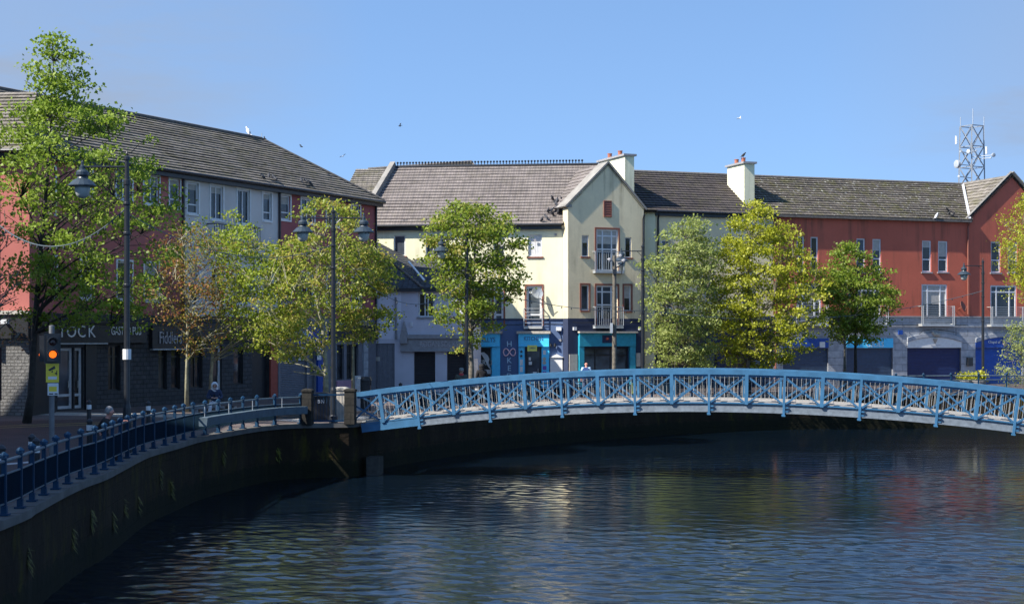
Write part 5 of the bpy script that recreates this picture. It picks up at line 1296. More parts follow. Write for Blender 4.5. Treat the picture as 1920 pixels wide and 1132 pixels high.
c = gp(430, 50.5); mb = MB(); mb.lathe(c, [(0.12, 0), (0.17, 0.5), (0.19, 0.5), (0.19, 0.56), (0.16, 0.56), (0.15, 0.45), (0.001, 0.45)], 12); tag(mb.build('planter_pot', 'shop_black'), 'small dark round pot beside the seated person', 'pot')
# two sandwich boards of the grill
c = gp(888, 37); e = empty('advertising_board', c, 'grey advertising board standing on the pavement beside the tree trunk', 'sign board')
mb = MB(); mb.box(c.x-0.28, c.x+0.22, c.y-0.04, c.y+0.04, 0.5, 2.0); mb.build('panel', 'shutter_grey', e)
mb = MB(); mb.box(c.x-0.28, c.x-0.22, c.y-0.03, c.y+0.03, 0, 0.5); mb.box(c.x+0.16, c.x+0.22, c.y-0.03, c.y+0.03, 0, 0.5); mb.box(c.x-0.28, c.x+0.5, c.y-0.05, c.y+0.05, 0.42, 0.499); mb.build('stand', 'white_paint', e)
c = gp(1188, 40.0); mb = MB(); mb.box(c.x-0.09, c.x+0.09, c.y-0.03, c.y+0.03, 0.45, 0.95); mb.bar(V((c.x, c.y, 0)), V((c.x, c.y, 0.46)), 0.05, 0.05); tag(mb.build('yellow_marker', 'pale_yellow'), 'pale yellow marker post seen through the bridge balusters', 'marker')
# long pale low wall / kerb of the far street seen through the bridge
# ------------------------------------------------------------------ telecom mast
c = V(((1822-CX)/22.0, F/22.0, 0)); e = empty('telecom_mast', c, 'grey steel lattice telecom mast with dishes behind the red roof', 'mast')
TZ = zc(237, c.y); mb = MB(); w0, w1 = 0.95, 0.68; cn4 = [(-1, -1), (1, -1), (1, 1), (-1, 1)]
rot = Matrix.Rotation(rad(28), 3, 'Z')
mp = lambda k, z: c+rot@V((cn4[k % 4][0]*(w0+(w1-w0)*z/TZ), cn4[k % 4][1]*(w0+(w1-w0)*z/TZ), 0))+V((0, 0, z))
for k in range(4): mb.bar(mp(k, 0), mp(k, TZ), 0.10, 0.10)
nz = 12
for j in range(nz):
    za, zb = TZ*j/nz, TZ*(j+1)/nz
    for k in range(4):
        mb.bar(mp(k, za), mp(k+1, zb), 0.05, 0.05); mb.bar(mp(k+1, za), mp(k, zb), 0.05, 0.05); mb.bar(mp(k, zb), mp(k+1, zb), 0.06, 0.06)
M['mast_steel'] = plain('mast steel', (0.22, 0.24, 0.26), 0.6, var=0.2); mb.build('lattice', 'mast_steel', e)
mb = MB()
for (dx, z1) in ((-0.95, 220), (0.1, 204), (1.05, 219)):
    mb = MB(); mb.tube([c+V((dx, 0, TZ)), c+V((dx, 0, zc(z1, c.y)))], 0.03, 5); mb.build('whip_antenna', 'galv', e)
mb = MB()
mb.tube([c+V((-1.5, -0.6, zc(272, c.y))), c+V((-1.5, -0.6, zc(257, c.y)))], 0.09, 6); mb.tube([c+V((1.15, -0.3, zc(290, c.y))), c+V((1.15, -0.3, zc(276, c.y)))], 0.09, 6); mb.build('panel_antenna', 'white_paint', e)
for px, py, r, turn in ((1788, 311, 0.34, -70), (1854, 294, 0.17, 20), (1808, 288, 0.17, -40), (1793, 288, 0.08, -20), (1790, 334, 0.10, -30), (1849, 299, 0.08, 60), (1822, 286, 0.08, 0)):
    p = V(((px-CX)*c.y/F, c.y-1.2, zc(py, c.y))); R = (V((math.sin(rad(turn)), -math.cos(rad(turn)), 0))).to_track_quat('Z', 'Y').to_matrix()
    mb = MB(); mb.lathe(p, [(r*0.6, -r*0.5), (r, -r*0.2), (r, r*0.5), (r*0.7, r*0.6), (0.001, r*0.65)], 14, R); mb.bar(p, V((c.x, c.y, p.z)), 0.06, 0.06); mb.build('dish', 'galv', e)

# ------------------------------------------------------------------ strings of festoon lights
M['bulb'] = plain('clear bulb', (0.06, 0.07, 0.08), 0.6, spec=0.1); M['cable'] = plain('festoon cable', (0.10, 0.13, 0.15), 0.5)
bulb_proto = None
def festoon(a, b_, sag, n, label, r=0.012, bulbs=True):
    global bulb_proto
    a, b_ = V(a), V(b_); e = empty('string_lights', a, label, 'string lights', 'strings of bulbs between the lamps')
    pt = lambda q: a.lerp(b_, q)-V((0, 0, sag*4*q*(1-q)))
    mb = MB(); mb.tube([pt(k/40) for k in range(41)], r, 5); mb.build('cable', 'cable', e)
    if not bulbs: return
    for k in range(1, n):
        p = pt(k/n)
        if bulb_proto is None:
            mb = MB(); mb.lathe((0, 0, 0), [(0.014, 0), (0.016, -0.03), (0.026, -0.05), (0.03, -0.075), (0.018, -0.10), (0.001, -0.105)], 8); o = bulb_proto = mb.build('bulb', 'bulb')
        else: o = bulb_proto.copy(); COL.objects.link(o)
        o.parent = e; o.location = p-a
festoon(P(238, 388, 69.5), P(-80, 330, 62), 1.55, 26, 'string of bulbs sagging left from the nearest lamp across the tall tree', 0.016)
festoon(P(238, 400, 69.5), P(625, 458, 52), 0.8, 12, 'string of bulbs from the nearest lamp back to the two lantern lamp')
festoon(P(625, 462, 52), P(875, 520, 42.6), 1.6, 14, 'string of bulbs from the two lantern lamp to the lamp by the tree')
festoon(P(875, 535, 42.6), P(1205, 582, 36.3), 0.35, 18, 'string of bulbs crossing the lemon building and the gabled house', 0.016)
festoon(P(1205, 580, 36.3), P(1843, 545, 32.3), 1.0, 30, 'string of bulbs running through the lime trees to the red building', 0.018)
# ------------------------------------------------------------------ trees
from mathutils import noise as mnoise
def leaves_mesh(name, tips, per, spread, size, mat, parent, tint, rng, droop=0.35):
    tips = np.array(tips); cnt = rng.poisson(per, len(tips)); idx = np.repeat(np.arange(len(tips)), cnt); n = len(idx)
    c = tips[idx]+rng.normal(0, 1, (n, 3))*np.array(spread)
    nrm = np.stack([rng.normal(0, 0.75, n), rng.normal(0, 0.75, n), np.abs(rng.normal(0.6, 0.45, n))+0.05], 1)
    nrm /= np.linalg.norm(nrm, axis=1)[:, None]
    d = rng.normal(0, 1, (n, 3)); d[:, 2] -= droop*2
    d -= nrm*np.sum(d*nrm, 1)[:, None]; d /= np.linalg.norm(d, axis=1)[:, None]+1e-9
    sdir = np.cross(nrm, d)
    L = size*rng.uniform(0.65, 1.35, n)[:, None]; W = L*rng.uniform(0.34, 0.46, n)[:, None]
    cup = nrm*L*0.12
    v = np.stack([c-d*L*0.5, c-sdir*W+cup-d*L*0.08, c+d*L*0.5-cup, c+sdir*W+cup-d*L*0.08], 1).reshape(-1, 3)
    o0 = np.array(ORIGIN[parent.name]); v = v-o0
    me = bpy.data.meshes.new(name); me.vertices.add(4*n); me.vertices.foreach_set('co', v.ravel())
    me.loops.add(4*n); me.loops.foreach_set('vertex_index', np.arange(4*n)); me.polygons.add(n)
    me.polygons.foreach_set('loop_start', np.arange(n)*4)
    tt = np.clip(np.array(tint)[idx]+rng.normal(0, 0.16, n), 0, 1)
    uv = me.uv_layers.new(name='UVMap'); u = np.zeros((4*n, 2)); u[:, 0] = np.repeat(tt, 4); uv.data.foreach_set('uv', u.ravel())
    me.update(calc_edges=True); me.materials.append(M[mat])
    o = bpy.data.objects.new(name, me); COL.objects.link(o); o.parent = parent; ORIGIN[o.name] = ORIGIN[parent.name]
    return o, n
TOTAL_LEAVES = 0
def tree(label, s, trunk, prof, leaf, tips_n, per, size, bark='bark', r0=0.13, seed=1, group='street trees along the quay', gap=0.42, gscale=1.05, limbs=20, spread=(0.24, 0.24, 0.10), tintlo=0.0, base_z=0.0, twig=0.012, depth=1.0, ymax=None, name='street_tree', start=0.0):
    global TOTAL_LEAVES
    rng = np.random.default_rng(seed); Y = F/s
    X = lambda px: (px-CX)/s; Z = lambda py: H-(py-CY)/s
    base = V((X(trunk[0]), Y, base_z)); e = empty(name, base, label, 'tree', group)
    pz = np.array([Z(p[0]) for p in prof])[::-1]; pl = np.array([X(p[1]) for p in prof])[::-1]; pr = np.array([X(p[2]) for p in prof])[::-1]
    def env(z):
        return np.interp(z, pz, pl), np.interp(z, pz, pr)
    ztop, zlow = pz[-1], pz[0]
    # trunk
    tx = trunk
    pts = [base]; 
    for (px, py) in tx[1:]: pts.append(V((X(px), Y, Z(py))))
    while len(pts) and pts[-1].z < ztop-1.2:
        z = pts[-1].z+(ztop-pts[-1].z)*0.35; l, r = env(z); l2 = pts[-1]
        pts.append(V((l2.x*0.5+(l+r)*0.25+rng.normal(0, 0.08), Y+rng.normal(0, 0.1), z)))
        if len(pts) > 14: break
    rad_ = [r0*(1.25 if k == 0 else 1)*max(0.10, 1-0.95*((p.z-base.z)/(ztop-base.z))) for k, p in enumerate(pts)]
    mb = MB(); mb.tube(pts, rad_, 9)
    def trunk_at(z):
        for a, b_ in zip(pts, pts[1:]):
            if a.z <= z <= b_.z: return a.lerp(b_, (z-a.z)/max(1e-5, b_.z-a.z))
        return pts[-1].copy() if z > pts[-1].z else pts[0].copy()
    zfork = max(zlow-0.3, base.z+0.35*(ztop-base.z)*0.5) if not start else start
    samples = []
    for p in np.linspace(max(zfork, base.z+1.2), pts[-1].z, 14): samples.append(trunk_at(p))
    area = lambda z: max(0.05, env(z)[1]-env(z)[0])
    zs_ = np.linspace(zlow, ztop, 60); wts = np.array([area(z) for z in zs_]); wts /= wts.sum()
    lm = MB()
    for k in range(limbs):
        z = float(rng.choice(zs_, p=wts)); l, r = env(z); R = (r-l)/2; cx = (l+r)/2
        ang = k*2.39996+rng.uniform(-0.4, 0.4); rr = R*rng.uniform(0.6, 0.85)
        tip = V((cx+math.cos(ang)*rr, Y+math.sin(ang)*rr*depth, z))
        hb_ = math.hypot(tip.x-trunk_at(z).x, tip.y-Y)
        zb = max(zfork, min(z-0.1, z-hb_*rng.uniform(0.45, 0.9))); st = trunk_at(zb)
        mid = st.lerp(tip, 0.5)+V((rng.normal(0, 0.1), rng.normal(0, 0.1), 0.12*hb_+rng.normal(0, 0.1)))
        path = [st.lerp(mid, q)*(1-q)+mid.lerp(tip, q)*q for q in (0, 0.2, 0.4, 0.6, 0.8, 1.0)]
        rb0 = max(0.02, r0*0.42*(1-(zb-base.z)/(ztop-base.z)*0.6))
        lm.tube(path, [rb0*(1-0.8*q) for q in (0, 0.2, 0.4, 0.6, 0.8, 1.0)], 5, caps=False)
        samples += path[1:]
    S_ = np.array([tuple(p) for p in samples]); tips = []; tint = []; tries = 0
    off = rng.uniform(0, 100, 3)
    tips_n = int(tips_n*0.74); size *= 0.73; per *= 1.55
    while len(tips) < tips_n and tries < tips_n*14:
        tries += 1
        z = float(rng.choice(zs_, p=wts))+rng.uniform(-0.1, 0.1); l, r = env(z); R = (r-l)/2; cx = (l+r)/2
        ang = rng.uniform(0, 2*math.pi); rr = R*math.sqrt(rng.uniform(0.04, 1.0))*rng.uniform(0.92, 1.1)
        p = (cx+math.cos(ang)*rr, Y+math.sin(ang)*rr*depth, z)
        if ymax and p[1] > ymax: continue
        nv = mnoise.noise(V(((p[0]+off[0])*gscale, (p[1]+off[1])*gscale, (p[2]+off[2])*gscale*1.5)))*0.5+0.5
        if nv < gap+0.055: continue
        tips.append(p); tint.append(float(np.clip(0.5+(nv-0.55)*0.8+rng.normal(0, 0.13)+tintlo, 0, 1)))
    for p in tips:
        pv = np.array(p); d = np.linalg.norm(S_-pv, axis=1)+np.maximum(0, S_[:, 2]-pv[2])*1.5; j = int(np.argmin(d))
        a = V(tuple(S_[j])); b_ = V(p); mid = a.lerp(b_, 0.5)+V((0, 0, 0.08))
        lm.tube([a, mid, b_], [twig*1.3, twig, twig*0.5], 3, caps=False)
    mb.build('trunk', bark, e, smooth=True); lm.build('limbs', bark, e)
    o, n = leaves_mesh('crown', tips, per, spread, size, leaf, e, tint, rng); TOTAL_LEAVES += n
    return e
tree('very tall green maple with a dark trunk at the left by the nearest lamp', 52, [50, (58, 740), (66, 600), (78, 450), (92, 300), (98, 150)],
     [(64, 82, 116), (90, 64, 136), (112, 34, 158), (150, 12, 176), (180, 24, 200), (215, -8, 236), (255, -20, 262), (300, -40, 300), (350, -30, 325), (400, -10, 330), (450, 0, 335), (500, 20, 310), (560, 40, 290), (610, 60, 255)],
     'leaf_green', 640, 24, 0.18, 'bark_dark', 0.14, 3, gap=0.44, gscale=0.7, limbs=46, spread=(0.25, 0.25, 0.11))
tree('half bare twiggy tree with a few rusty leaves cut by the left edge', 58, [-30, (-25, 700), (-15, 600)],
     [(375, -40, 10), (430, -60, 45), (500, -80, 60), (560, -80, 62), (610, -60, 55), (640, -30, 40)], 'leaf_rust', 150, 5, 0.11, 'bark', 0.11, 5, gap=0.3, limbs=40, spread=(0.22, 0.22, 0.2), twig=0.014)
tree('slim tree with rusty red young leaves on a pale straight trunk by the stone shop', 45.3, [350, (350, 700), (352, 640), (350, 560)],
     [(425, 330, 365), (455, 300, 415), (500, 275, 440), (550, 258, 450), (595, 280, 448), (630, 335, 430), (665, 345, 390)], 'leaf_rust', 420, 11, 0.13, 'bark_pale', 0.085, 8, gap=0.36, limbs=44, tintlo=-0.12, spread=(0.25, 0.25, 0.16), twig=0.014)
tree('slim tree with fresh green leaves behind the seated person', 44.5, [393, (396, 700), (400, 640), (420, 540)],
     [(392, 400, 428), (420, 375, 470), (450, 365, 520), (490, 385, 560), (540, 395, 590), (590, 400, 600), (630, 420, 590), (665, 450, 560)], 'leaf_moss', 430, 18, 0.155, 'bark_pale', 0.085, 9, gap=0.46, limbs=34)
tree('leaning green and gold tree with a stout pale trunk before the blue fascia shop', 46, [611, (611, 690), (606, 620), (590, 540)],
     [(376, 588, 628), (400, 560, 665), (430, 540, 690), (470, 505, 705), (520, 480, 700), (570, 470, 690), (610, 480, 640), (650, 500, 620), (690, 520, 605), (702, 560, 600)], 'leaf_gold', 430, 19, 0.16, 'bark_pale', 0.12, 12, gap=0.47, limbs=34, tintlo=-0.05)
tree('small forked tree with a golden lower tier of leaves next to the black bin', 44.6, [662, (662, 640), (662, 590), (668, 540)],
     [(462, 660, 712), (490, 635, 735), (515, 640, 748), (540, 650, 735), (562, 660, 700), (590, 640, 738), (612, 628, 742), (636, 640, 700)], 'leaf_gold', 210, 22, 0.165, 'bark_pale', 0.075, 14, gap=0.44, gscale=1.2, limbs=22, tintlo=0.05)
tree('full green tree standing alone in front of the lemon building', 41.5, [884, (884, 690), (882, 630), (884, 560), (890, 480)],
     [(379, 822, 850), (395, 812, 950), (425, 805, 985), (450, 798, 985), (485, 796, 980), (520, 800, 985), (555, 796, 972), (590, 812, 945), (625, 838, 920), (655, 858, 905)], 'leaf_mid', 470, 25, 0.185, 'bark', 0.15, 16, gap=0.42, limbs=34, tintlo=0.12)
tree('pale green tree at the right of the gabled house', 34.8, [1268, (1268, 660), (1270, 600)],
     [(412, 1290, 1330), (435, 1235, 1338), (470, 1215, 1345), (520, 1198, 1350), (570, 1205, 1352), (620, 1215, 1350), (660, 1225, 1345), (692, 1235, 1335)], 'leaf_pale', 560, 23, 0.185, 'bark', 0.12, 18, gap=0.41, limbs=36)
tree('tall bright lime green tree in front of the cream and red buildings', 34.4, [1403, (1403, 660), (1402, 560), (1405, 460)],
     [(378, 1392, 1425), (400, 1372, 1452), (440, 1352, 1490), (480, 1338, 1515), (530, 1322, 1552), (575, 1322, 1552), (620, 1330, 1542), (655, 1345, 1520), (690, 1365, 1440)], 'leaf_lime', 760, 25, 0.19, 'bark', 0.14, 21, gap=0.40, limbs=44)
tree('darker green tree with a pale thin trunk, left of the pair before the slate shutters', 33.4, [1584, (1584, 650), (1578, 600)],
     [(500, 1545, 1590), (530, 1538, 1625), (570, 1532, 1640), (605, 1540, 1640), (640, 1555, 1620)], 'leaf_mid', 230, 22, 0.18, 'bark', 0.09, 24, gap=0.42, limbs=20)
tree('darker green tree with a straight dark trunk, right of the pair before the slate shutters', 33.0, [1604, (1604, 640), (1604, 560)],
     [(458, 1578, 1602), (480, 1560, 1640), (520, 1545, 1678), (560, 1540, 1690), (600, 1550, 1665), (640, 1570, 1650)], 'leaf_mid', 360, 23, 0.185, 'bark_dark', 0.10, 25, gap=0.42, limbs=26)
tree('lime tree with drooping fine sprays cut by the right edge', 33.2, [1962, (1962, 640), (1958, 520)],
     [(365, 1905, 1960), (400, 1882, 2000), (440, 1868, 2020), (480, 1872, 2030), (520, 1885, 2030), (560, 1895, 2010)], 'leaf_lime', 420, 20, 0.14, 'bark', 0.13, 27, gap=0.43, limbs=34, tintlo=-0.12, spread=(0.2, 0.2, 0.24))
tree('feathery pale green shrub on the quay at the right edge', 33.4, [1925, (1922, 680)],
     [(602, 1895, 1930), (630, 1890, 1960), (660, 1880, 1975), (690, 1872, 1980), (722, 1885, 1975)], 'leaf_pale', 220, 16, 0.12, 'bark', 0.05, 29, gap=0.42, limbs=18, name='shrub', spread=(0.22, 0.22, 0.12), base_z=0.0, group='shrubs on the far quay')
def bush(px, s, w_, h_, mat, label, seed, n=60):
    rng = np.random.default_rng(seed); c = gp(px, s); e = empty('planter', c, label, 'planter', 'flower planters on the far quay')
    mb = MB(); mb.lathe(c, [(w_*0.42, 0), (w_*0.5, 0.55), (w_*0.54, 0.56), (w_*0.54, 0.64), (w_*0.45, 0.64), (w_*0.44, 0.58), (0.001, 0.58)], 14); mb.build('pot', 'fascia_grey', e)
    tips = [(c.x+rng.uniform(-w_/2, w_/2), c.y+rng.uniform(-0.25, 0.25), 0.62+rng.uniform(0, h_)) for _ in range(n)]
    leaves_mesh('foliage', tips, 9, (0.1, 0.1, 0.1), 0.13, mat, e, [0.6+0.3*rng.random() for _ in tips], rng)
bush(1808, 32.8, 0.9, 0.35, 'leaf_lime', 'yellow green planter behind the far railing, left of the lamp at the red gable', 41)
bush(1836, 32.9, 0.8, 0.45, 'leaf_lime', 'yellow green planter behind the far railing touching the lamp at the red gable', 42)

# ------------------------------------------------------------------ people
def skin(name, nodes, edges, mat, parent=None, loc=None, root=0, sub=2):
    me = bpy.data.meshes.new(name); me.from_pydata([n[:3] for n in nodes], edges, [])
    o = bpy.data.objects.new(name, me); COL.objects.link(o)
    o.modifiers.new('skin', 'SKIN'); sv = me.skin_vertices[0].data
    for i, n in enumerate(nodes): sv[i].radius = (n[3], n[3]*(n[4] if len(n) > 4 else 1)); sv[i].use_root = (i == root)
    o.modifiers['skin'].use_smooth_shade = True
    m_ = o.modifiers.new('sub', 'SUBSURF'); m_.levels = sub; m_.render_levels = sub
    me.materials.append(M[mat]); 
    if parent: o.parent = parent
    if loc is not None: o.location = loc
    return o
M['skin'] = plain('skin', (0.52, 0.29, 0.21), 0.55, var=0.08)
M['skin_red'] = plain('ruddy skin', (0.50, 0.22, 0.16), 0.55, var=0.08)
for nm, c_ in dict(navy_cloth=(0.025, 0.04, 0.085), white_cloth=(0.66, 0.66, 0.67), black_cloth=(0.014, 0.013, 0.014), camo_cloth=(0.07, 0.075, 0.06), denim=(0.05, 0.07, 0.13), pale_blue_cloth=(0.36, 0.52, 0.72), grey_hair=(0.26, 0.25, 0.24), dark_grey_cloth=(0.06, 0.06, 0.065), red_cloth=(0.45, 0.05, 0.05), blue_pack=(0.03, 0.07, 0.22), cap_grey=(0.2, 0.21, 0.2)).items():
    M[nm] = plain(nm.replace('_', ' '), c_, 0.9, var=0.2, scale=12)
def person(c, yaw, label, J, top, legs, skin_m='skin', hat=None, hair=None, extras=(), group=None):
    """J: joints in metres facing -y. One body surface, clothes as separate shells over it."""
    hip, spine, chest, neck, head = J['hip'], J['spine'], J['chest'], J['neck'], J['head']
    hd = (V(head)-V(neck)).normalized(); fw = V(J.get('face', (0, -1, 0))).normalized()
    nodes = [(*hip, 0.13), (*spine, 0.12), (*chest, 0.13), (*neck, 0.055), (*(V(head)-hd*0.04+fw*0.015), 0.072), (*(V(head)+hd*0.05), 0.085), (*(V(head)+hd*0.105-fw*0.01), 0.055)]
    ed = [(0, 1), (1, 2), (2, 3), (3, 4), (4, 5), (5, 6)]
    def add(par, p, r): nodes.append((*p, r)); ed.append((par, len(nodes)-1)); return len(nodes)-1
    add(5, V(head)+fw*0.11-hd*0.005, 0.016)                                          # nose
    sx = fw.cross(V((0, 0, 1))).normalized()
    for sg in (-1, 1): add(5, V(head)+sx*sg*0.085, 0.02)                               # ears
    for sd_ in ('L', 'R'):
        sh = add(2, J['sh'+sd_], 0.065); el = add(sh, J['el'+sd_], 0.047); wr = add(el, J['wr'+sd_], 0.032)
        d = (V(J['wr'+sd_])-V(J['el'+sd_])).normalized(); pd = V(J.get('hd'+sd_, d)).normalized(); side = pd.cross(V((0, 0, 1)))
        side = side.normalized() if side.length > 0.1 else V((1, 0, 0))
        palm = V(J['wr'+sd_])+pd*0.07; pi_ = add(wr, palm, 0.034)
        for k, ln in enumerate((0.062, 0.072, 0.068, 0.052)):
            f1 = palm+pd*0.035+side*(0.027*(k-1.5)); j1 = add(pi_, f1, 0.0095); f2 = f1+pd*ln*0.6+V((0, 0, -0.012)); j2 = add(j1, f2, 0.009); add(j2, f2+pd*ln*0.4+V((0, 0, -0.03)), 0.0075)
        th = add(pi_, palm-pd*0.02+side*(0.045 if sd_ == 'L' else -0.045), 0.011); add(th, palm+pd*0.03+side*(0.062 if sd_ == 'L' else -0.062)+V((0, 0, -0.01)), 0.009)
        kn0 = add(0, J['th'+sd_], 0.09); kn = add(kn0, J['kn'+sd_], 0.06); an = add(kn, J['an'+sd_], 0.042); add(an, V(J['an'+sd_])+V(J.get('toe', (0, -0.17, -0.03))), 0.038)
    b_ = skin('person', nodes, ed, skin_m, loc=c, sub=1); b_.rotation_euler = (0, 0, yaw); tag(b_, label, 'person', group)
    # jacket
    n2 = [(*hip, 0.165), (*spine, 0.16), (*chest, 0.17), (*(V(chest).lerp(V(neck), 0.75)), 0.085)]; e2 = [(0, 1), (1, 2), (2, 3)]
    for sd_ in ('L', 'R'):
        i = len(n2); n2 += [(*J['sh'+sd_], 0.095), (*J['el'+sd_], 0.07), (*J['wr'+sd_], 0.05)]; e2 += [(2, i), (i, i+1), (i+1, i+2)]
    skin('jacket', n2, e2, top, b_)
    n3 = [(hip[0], hip[1], hip[2]-0.02, 0.155)]; e3 = []
    for sd_ in ('L', 'R'):
        i = len(n3); n3 += [(*J['th'+sd_], 0.115), (*J['kn'+sd_], 0.08), (*J['an'+sd_], 0.062)]; e3 += [(0, i), (i, i+1), (i+1, i+2)]
    skin('trousers', n3, e3, legs, b_)
    for sd_ in ('L', 'R'):
        a = V(J['an'+sd_]); tv = V(J.get('toe', (0, -0.17, -0.03)))
        skin('shoe', [(*(a+V((0, 0, -0.01))), 0.055), (*(a+tv*0.9), 0.05), (*(a+tv*1.2), 0.035)], [(0, 1), (1, 2)], J.get('shoe', 'black_cloth'), b_)
    R = fw.to_track_quat('-Y', 'Z').to_matrix()
    R2 = hd.to_track_quat('Z', 'Y').to_matrix()
    hc = V(head)
    mb = MB()
    for sg in (-1, 1): mb.ball(hc+sx*sg*0.033+fw*0.078+hd*0.02, 0.011, 6)
    o = mb.build('eyes', 'black_cloth'); o.parent = b_
    if hat:
        mb = MB(); kind, mt = hat
        if kind == 'hood':
            # open faced hood: rings round the face axis from rim to crown
            prof = [(0.085, -0.095), (0.125, -0.085), (0.135, -0.02), (0.13, 0.06), (0.10, 0.12), (0.05, 0.15), (0.001, 0.155)]
            mb.lathe(hc+hd*0.025, prof, 14, (-fw).to_track_quat('Z', 'Y').to_matrix()); mb.f = mb.f[:-2]; mb.uv = mb.uv[:-2]
            mb.tube([hc-hd*0.10+fw*0.03, hc-hd*0.16-fw*0.04], [0.11, 0.15], 12)
        elif kind == 'cap':
            mb.lathe(hc+hd*0.05, [(0.105, -0.02), (0.108, 0.03), (0.09, 0.075), (0.05, 0.1), (0.001, 0.105)], 14, R2); mb.prism([hc+hd*0.045+fw*0.09+sx*0.07, hc+hd*0.045+fw*0.09-sx*0.07, hc+hd*0.03+fw*0.18-sx*0.05, hc+hd*0.03+fw*0.18+sx*0.05], (0, 0, 0), (0, 0, 0.012))
        o = mb.build('hood' if kind == 'hood' else 'cap', mt, smooth=True); o.parent = b_
    if hair:
        mb = MB(); mb.lathe(hc+hd*0.045-fw*0.045, [(0.07, -0.08), (0.094, -0.04), (0.098, 0.02), (0.085, 0.085), (0.045, 0.112), (0.001, 0.12)], 14, R2)
        o = mb.build('hair', hair, smooth=True); o.parent = b_
    for nm, mt, fn in extras:
        mb = MB(); fn(mb); o = mb.build(nm, mt); o.parent = b_
    return b_
seat = dict(hip=(0, 0.02, 0.58), spine=(0, -0.02, 0.80), chest=(0, -0.09, 1.0), neck=(0, -0.13, 1.15), head=(0, -0.17, 1.25), face=(0.1, -1, -0.25),
    shL=(-0.18, -0.08, 1.04), shR=(0.18, -0.08, 1.04), elL=(-0.27, -0.14, 0.80), elR=(0.27, -0.14, 0.80), wrL=(-0.09, -0.36, 0.81), wrR=(0.10, -0.36, 0.80), hdL=(0.7, -0.6, 0.1), hdR=(-0.7, -0.6, 0.1),
    thL=(-0.11, -0.02, 0.55), thR=(0.11, -0.02, 0.55), knL=(-0.14, -0.42, 0.56), knR=(0.12, -0.42, 0.55), anL=(-0.19, -0.40, 0.09), anR=(0.09, -0.44, 0.09), shoe='white_cloth')
person(gp(403, 49.2), rad(8), 'seated person in navy jacket, white hood and white trousers on the quay bench', seat, 'navy_cloth', 'white_cloth', hat=('hood', 'white_cloth'),
    extras=[('bag', 'black_cloth', lambda mb: mb.box(0.2, 0.48, -0.42, -0.18, 0.02, 0.40)), ('phone', 'black_cloth', lambda mb: mb.box(-0.03, 0.04, -0.45, -0.43, 0.80, 0.93))])
lean = dict(hip=(0, 0.06, 0.56), spine=(0, 0.02, 0.76), chest=(0, -0.06, 0.96), neck=(0, -0.13, 1.10), head=(0, -0.18, 1.215), face=(0.1, -1, -0.12),
    shL=(-0.19, -0.08, 0.99), shR=(0.19, -0.08, 0.99), elL=(-0.25, -0.26, 0.88), elR=(0.25, -0.26, 0.88), wrL=(-0.07, -0.46, 0.99), wrR=(0.09, -0.46, 0.99), hdL=(0.5, -0.8, 0.2), hdR=(-0.5, -0.8, 0.2),
    thL=(-0.1, 0.0, 0.54), thR=(0.1, 0.0, 0.54), knL=(-0.13, -0.34, 0.55), knR=(0.13, -0.34, 0.55), anL=(-0.13, -0.28, 0.09), anR=(0.13, -0.30, 0.09), toe=(0, -0.12, -0.03))
ml = min(near_pts, key=lambda p: abs(p.y-36.9)); u_ = V((near_pts[near_pts.index(ml)+1]-ml)).normalized()
pm = ml.lerp(near_pts[near_pts.index(ml)+1], 0.5)+V((-u_.y, u_.x))*0.52
e = empty('bench', (pm.x, pm.y, 0), 'low dark bench against the quay railing under the grey haired man', 'bench')
mb = MB(); mb.box(pm.x-0.28, pm.x+0.14, pm.y-0.6, pm.y+0.6, 0.36, 0.42); mb.build('seat', 'shop_black', e)
for sy in (-0.45, 0.45): mb = MB(); mb.box(pm.x-0.24, pm.x+0.10, pm.y+sy-0.06, pm.y+sy+0.06, 0.004, 0.359); mb.build('leg', 'shop_black', e)
person(V((pm.x, pm.y, 0)), rad(90)+0.05, 'grey haired man in a black coat resting his hands on the quay railing', lean, 'black_cloth', 'dark_grey_cloth', skin_m='skin_red', hair='grey_hair')
def standing(k=1.0, arms='down', fwd=(0, -1, 0)):
    J = dict(hip=(0, 0, 0.95), spine=(0, 0.01, 1.12), chest=(0, 0, 1.32), neck=(0, 0, 1.49), head=(0, -0.02, 1.615), face=fwd,
        shL=(-0.2, 0, 1.40), shR=(0.2, 0, 1.40), elL=(-0.27, 0.03, 1.12), elR=(0.27, 0.03, 1.12), wrL=(-0.27, -0.08, 0.88), wrR=(0.27, -0.08, 0.88), hdL=(0, -0.1, -1), hdR=(0, -0.1, -1),
        thL=(-0.1, 0, 0.88), thR=(0.1, 0, 0.88), knL=(-0.1, -0.06, 0.5), knR=(0.1, 0.02, 0.5), anL=(-0.1, -0.02, 0.09), anR=(0.1, 0.14, 0.09))
    return J
person(gp(865, 42.9), rad(10), 'man in grey cap, red scarf and dark jacket by the tree trunk', standing(), 'camo_cloth', 'denim', hat=('cap', 'cap_grey'),
    extras=[('scarf', 'red_cloth', lambda mb: mb.tube([(0, 0, 1.44), (0, -0.01, 1.53)], [0.12, 0.09], 12))])
person(gp(903, 37.6), rad(200), 'person in a black hooded coat standing at the grill window', standing(), 'black_cloth', 'black_cloth', hat=('hood', 'black_cloth'))
person(gp(1099, 34.4), rad(172), 'bald man in pale blue shirt with a blue backpack beyond the bridge', standing(), 'pale_blue_cloth', 'denim', skin_m='skin_red',
    extras=[('backpack', 'blue_pack', lambda mb: (mb.prism([(-0.15, 0.12, 1.0), (0.15, 0.12, 1.0), (0.17, 0.12, 1.35), (0.1, 0.12, 1.46), (-0.1, 0.12, 1.46), (-0.17, 0.12, 1.35)], (0, 0, 0), (0, 0.17, 0))))])

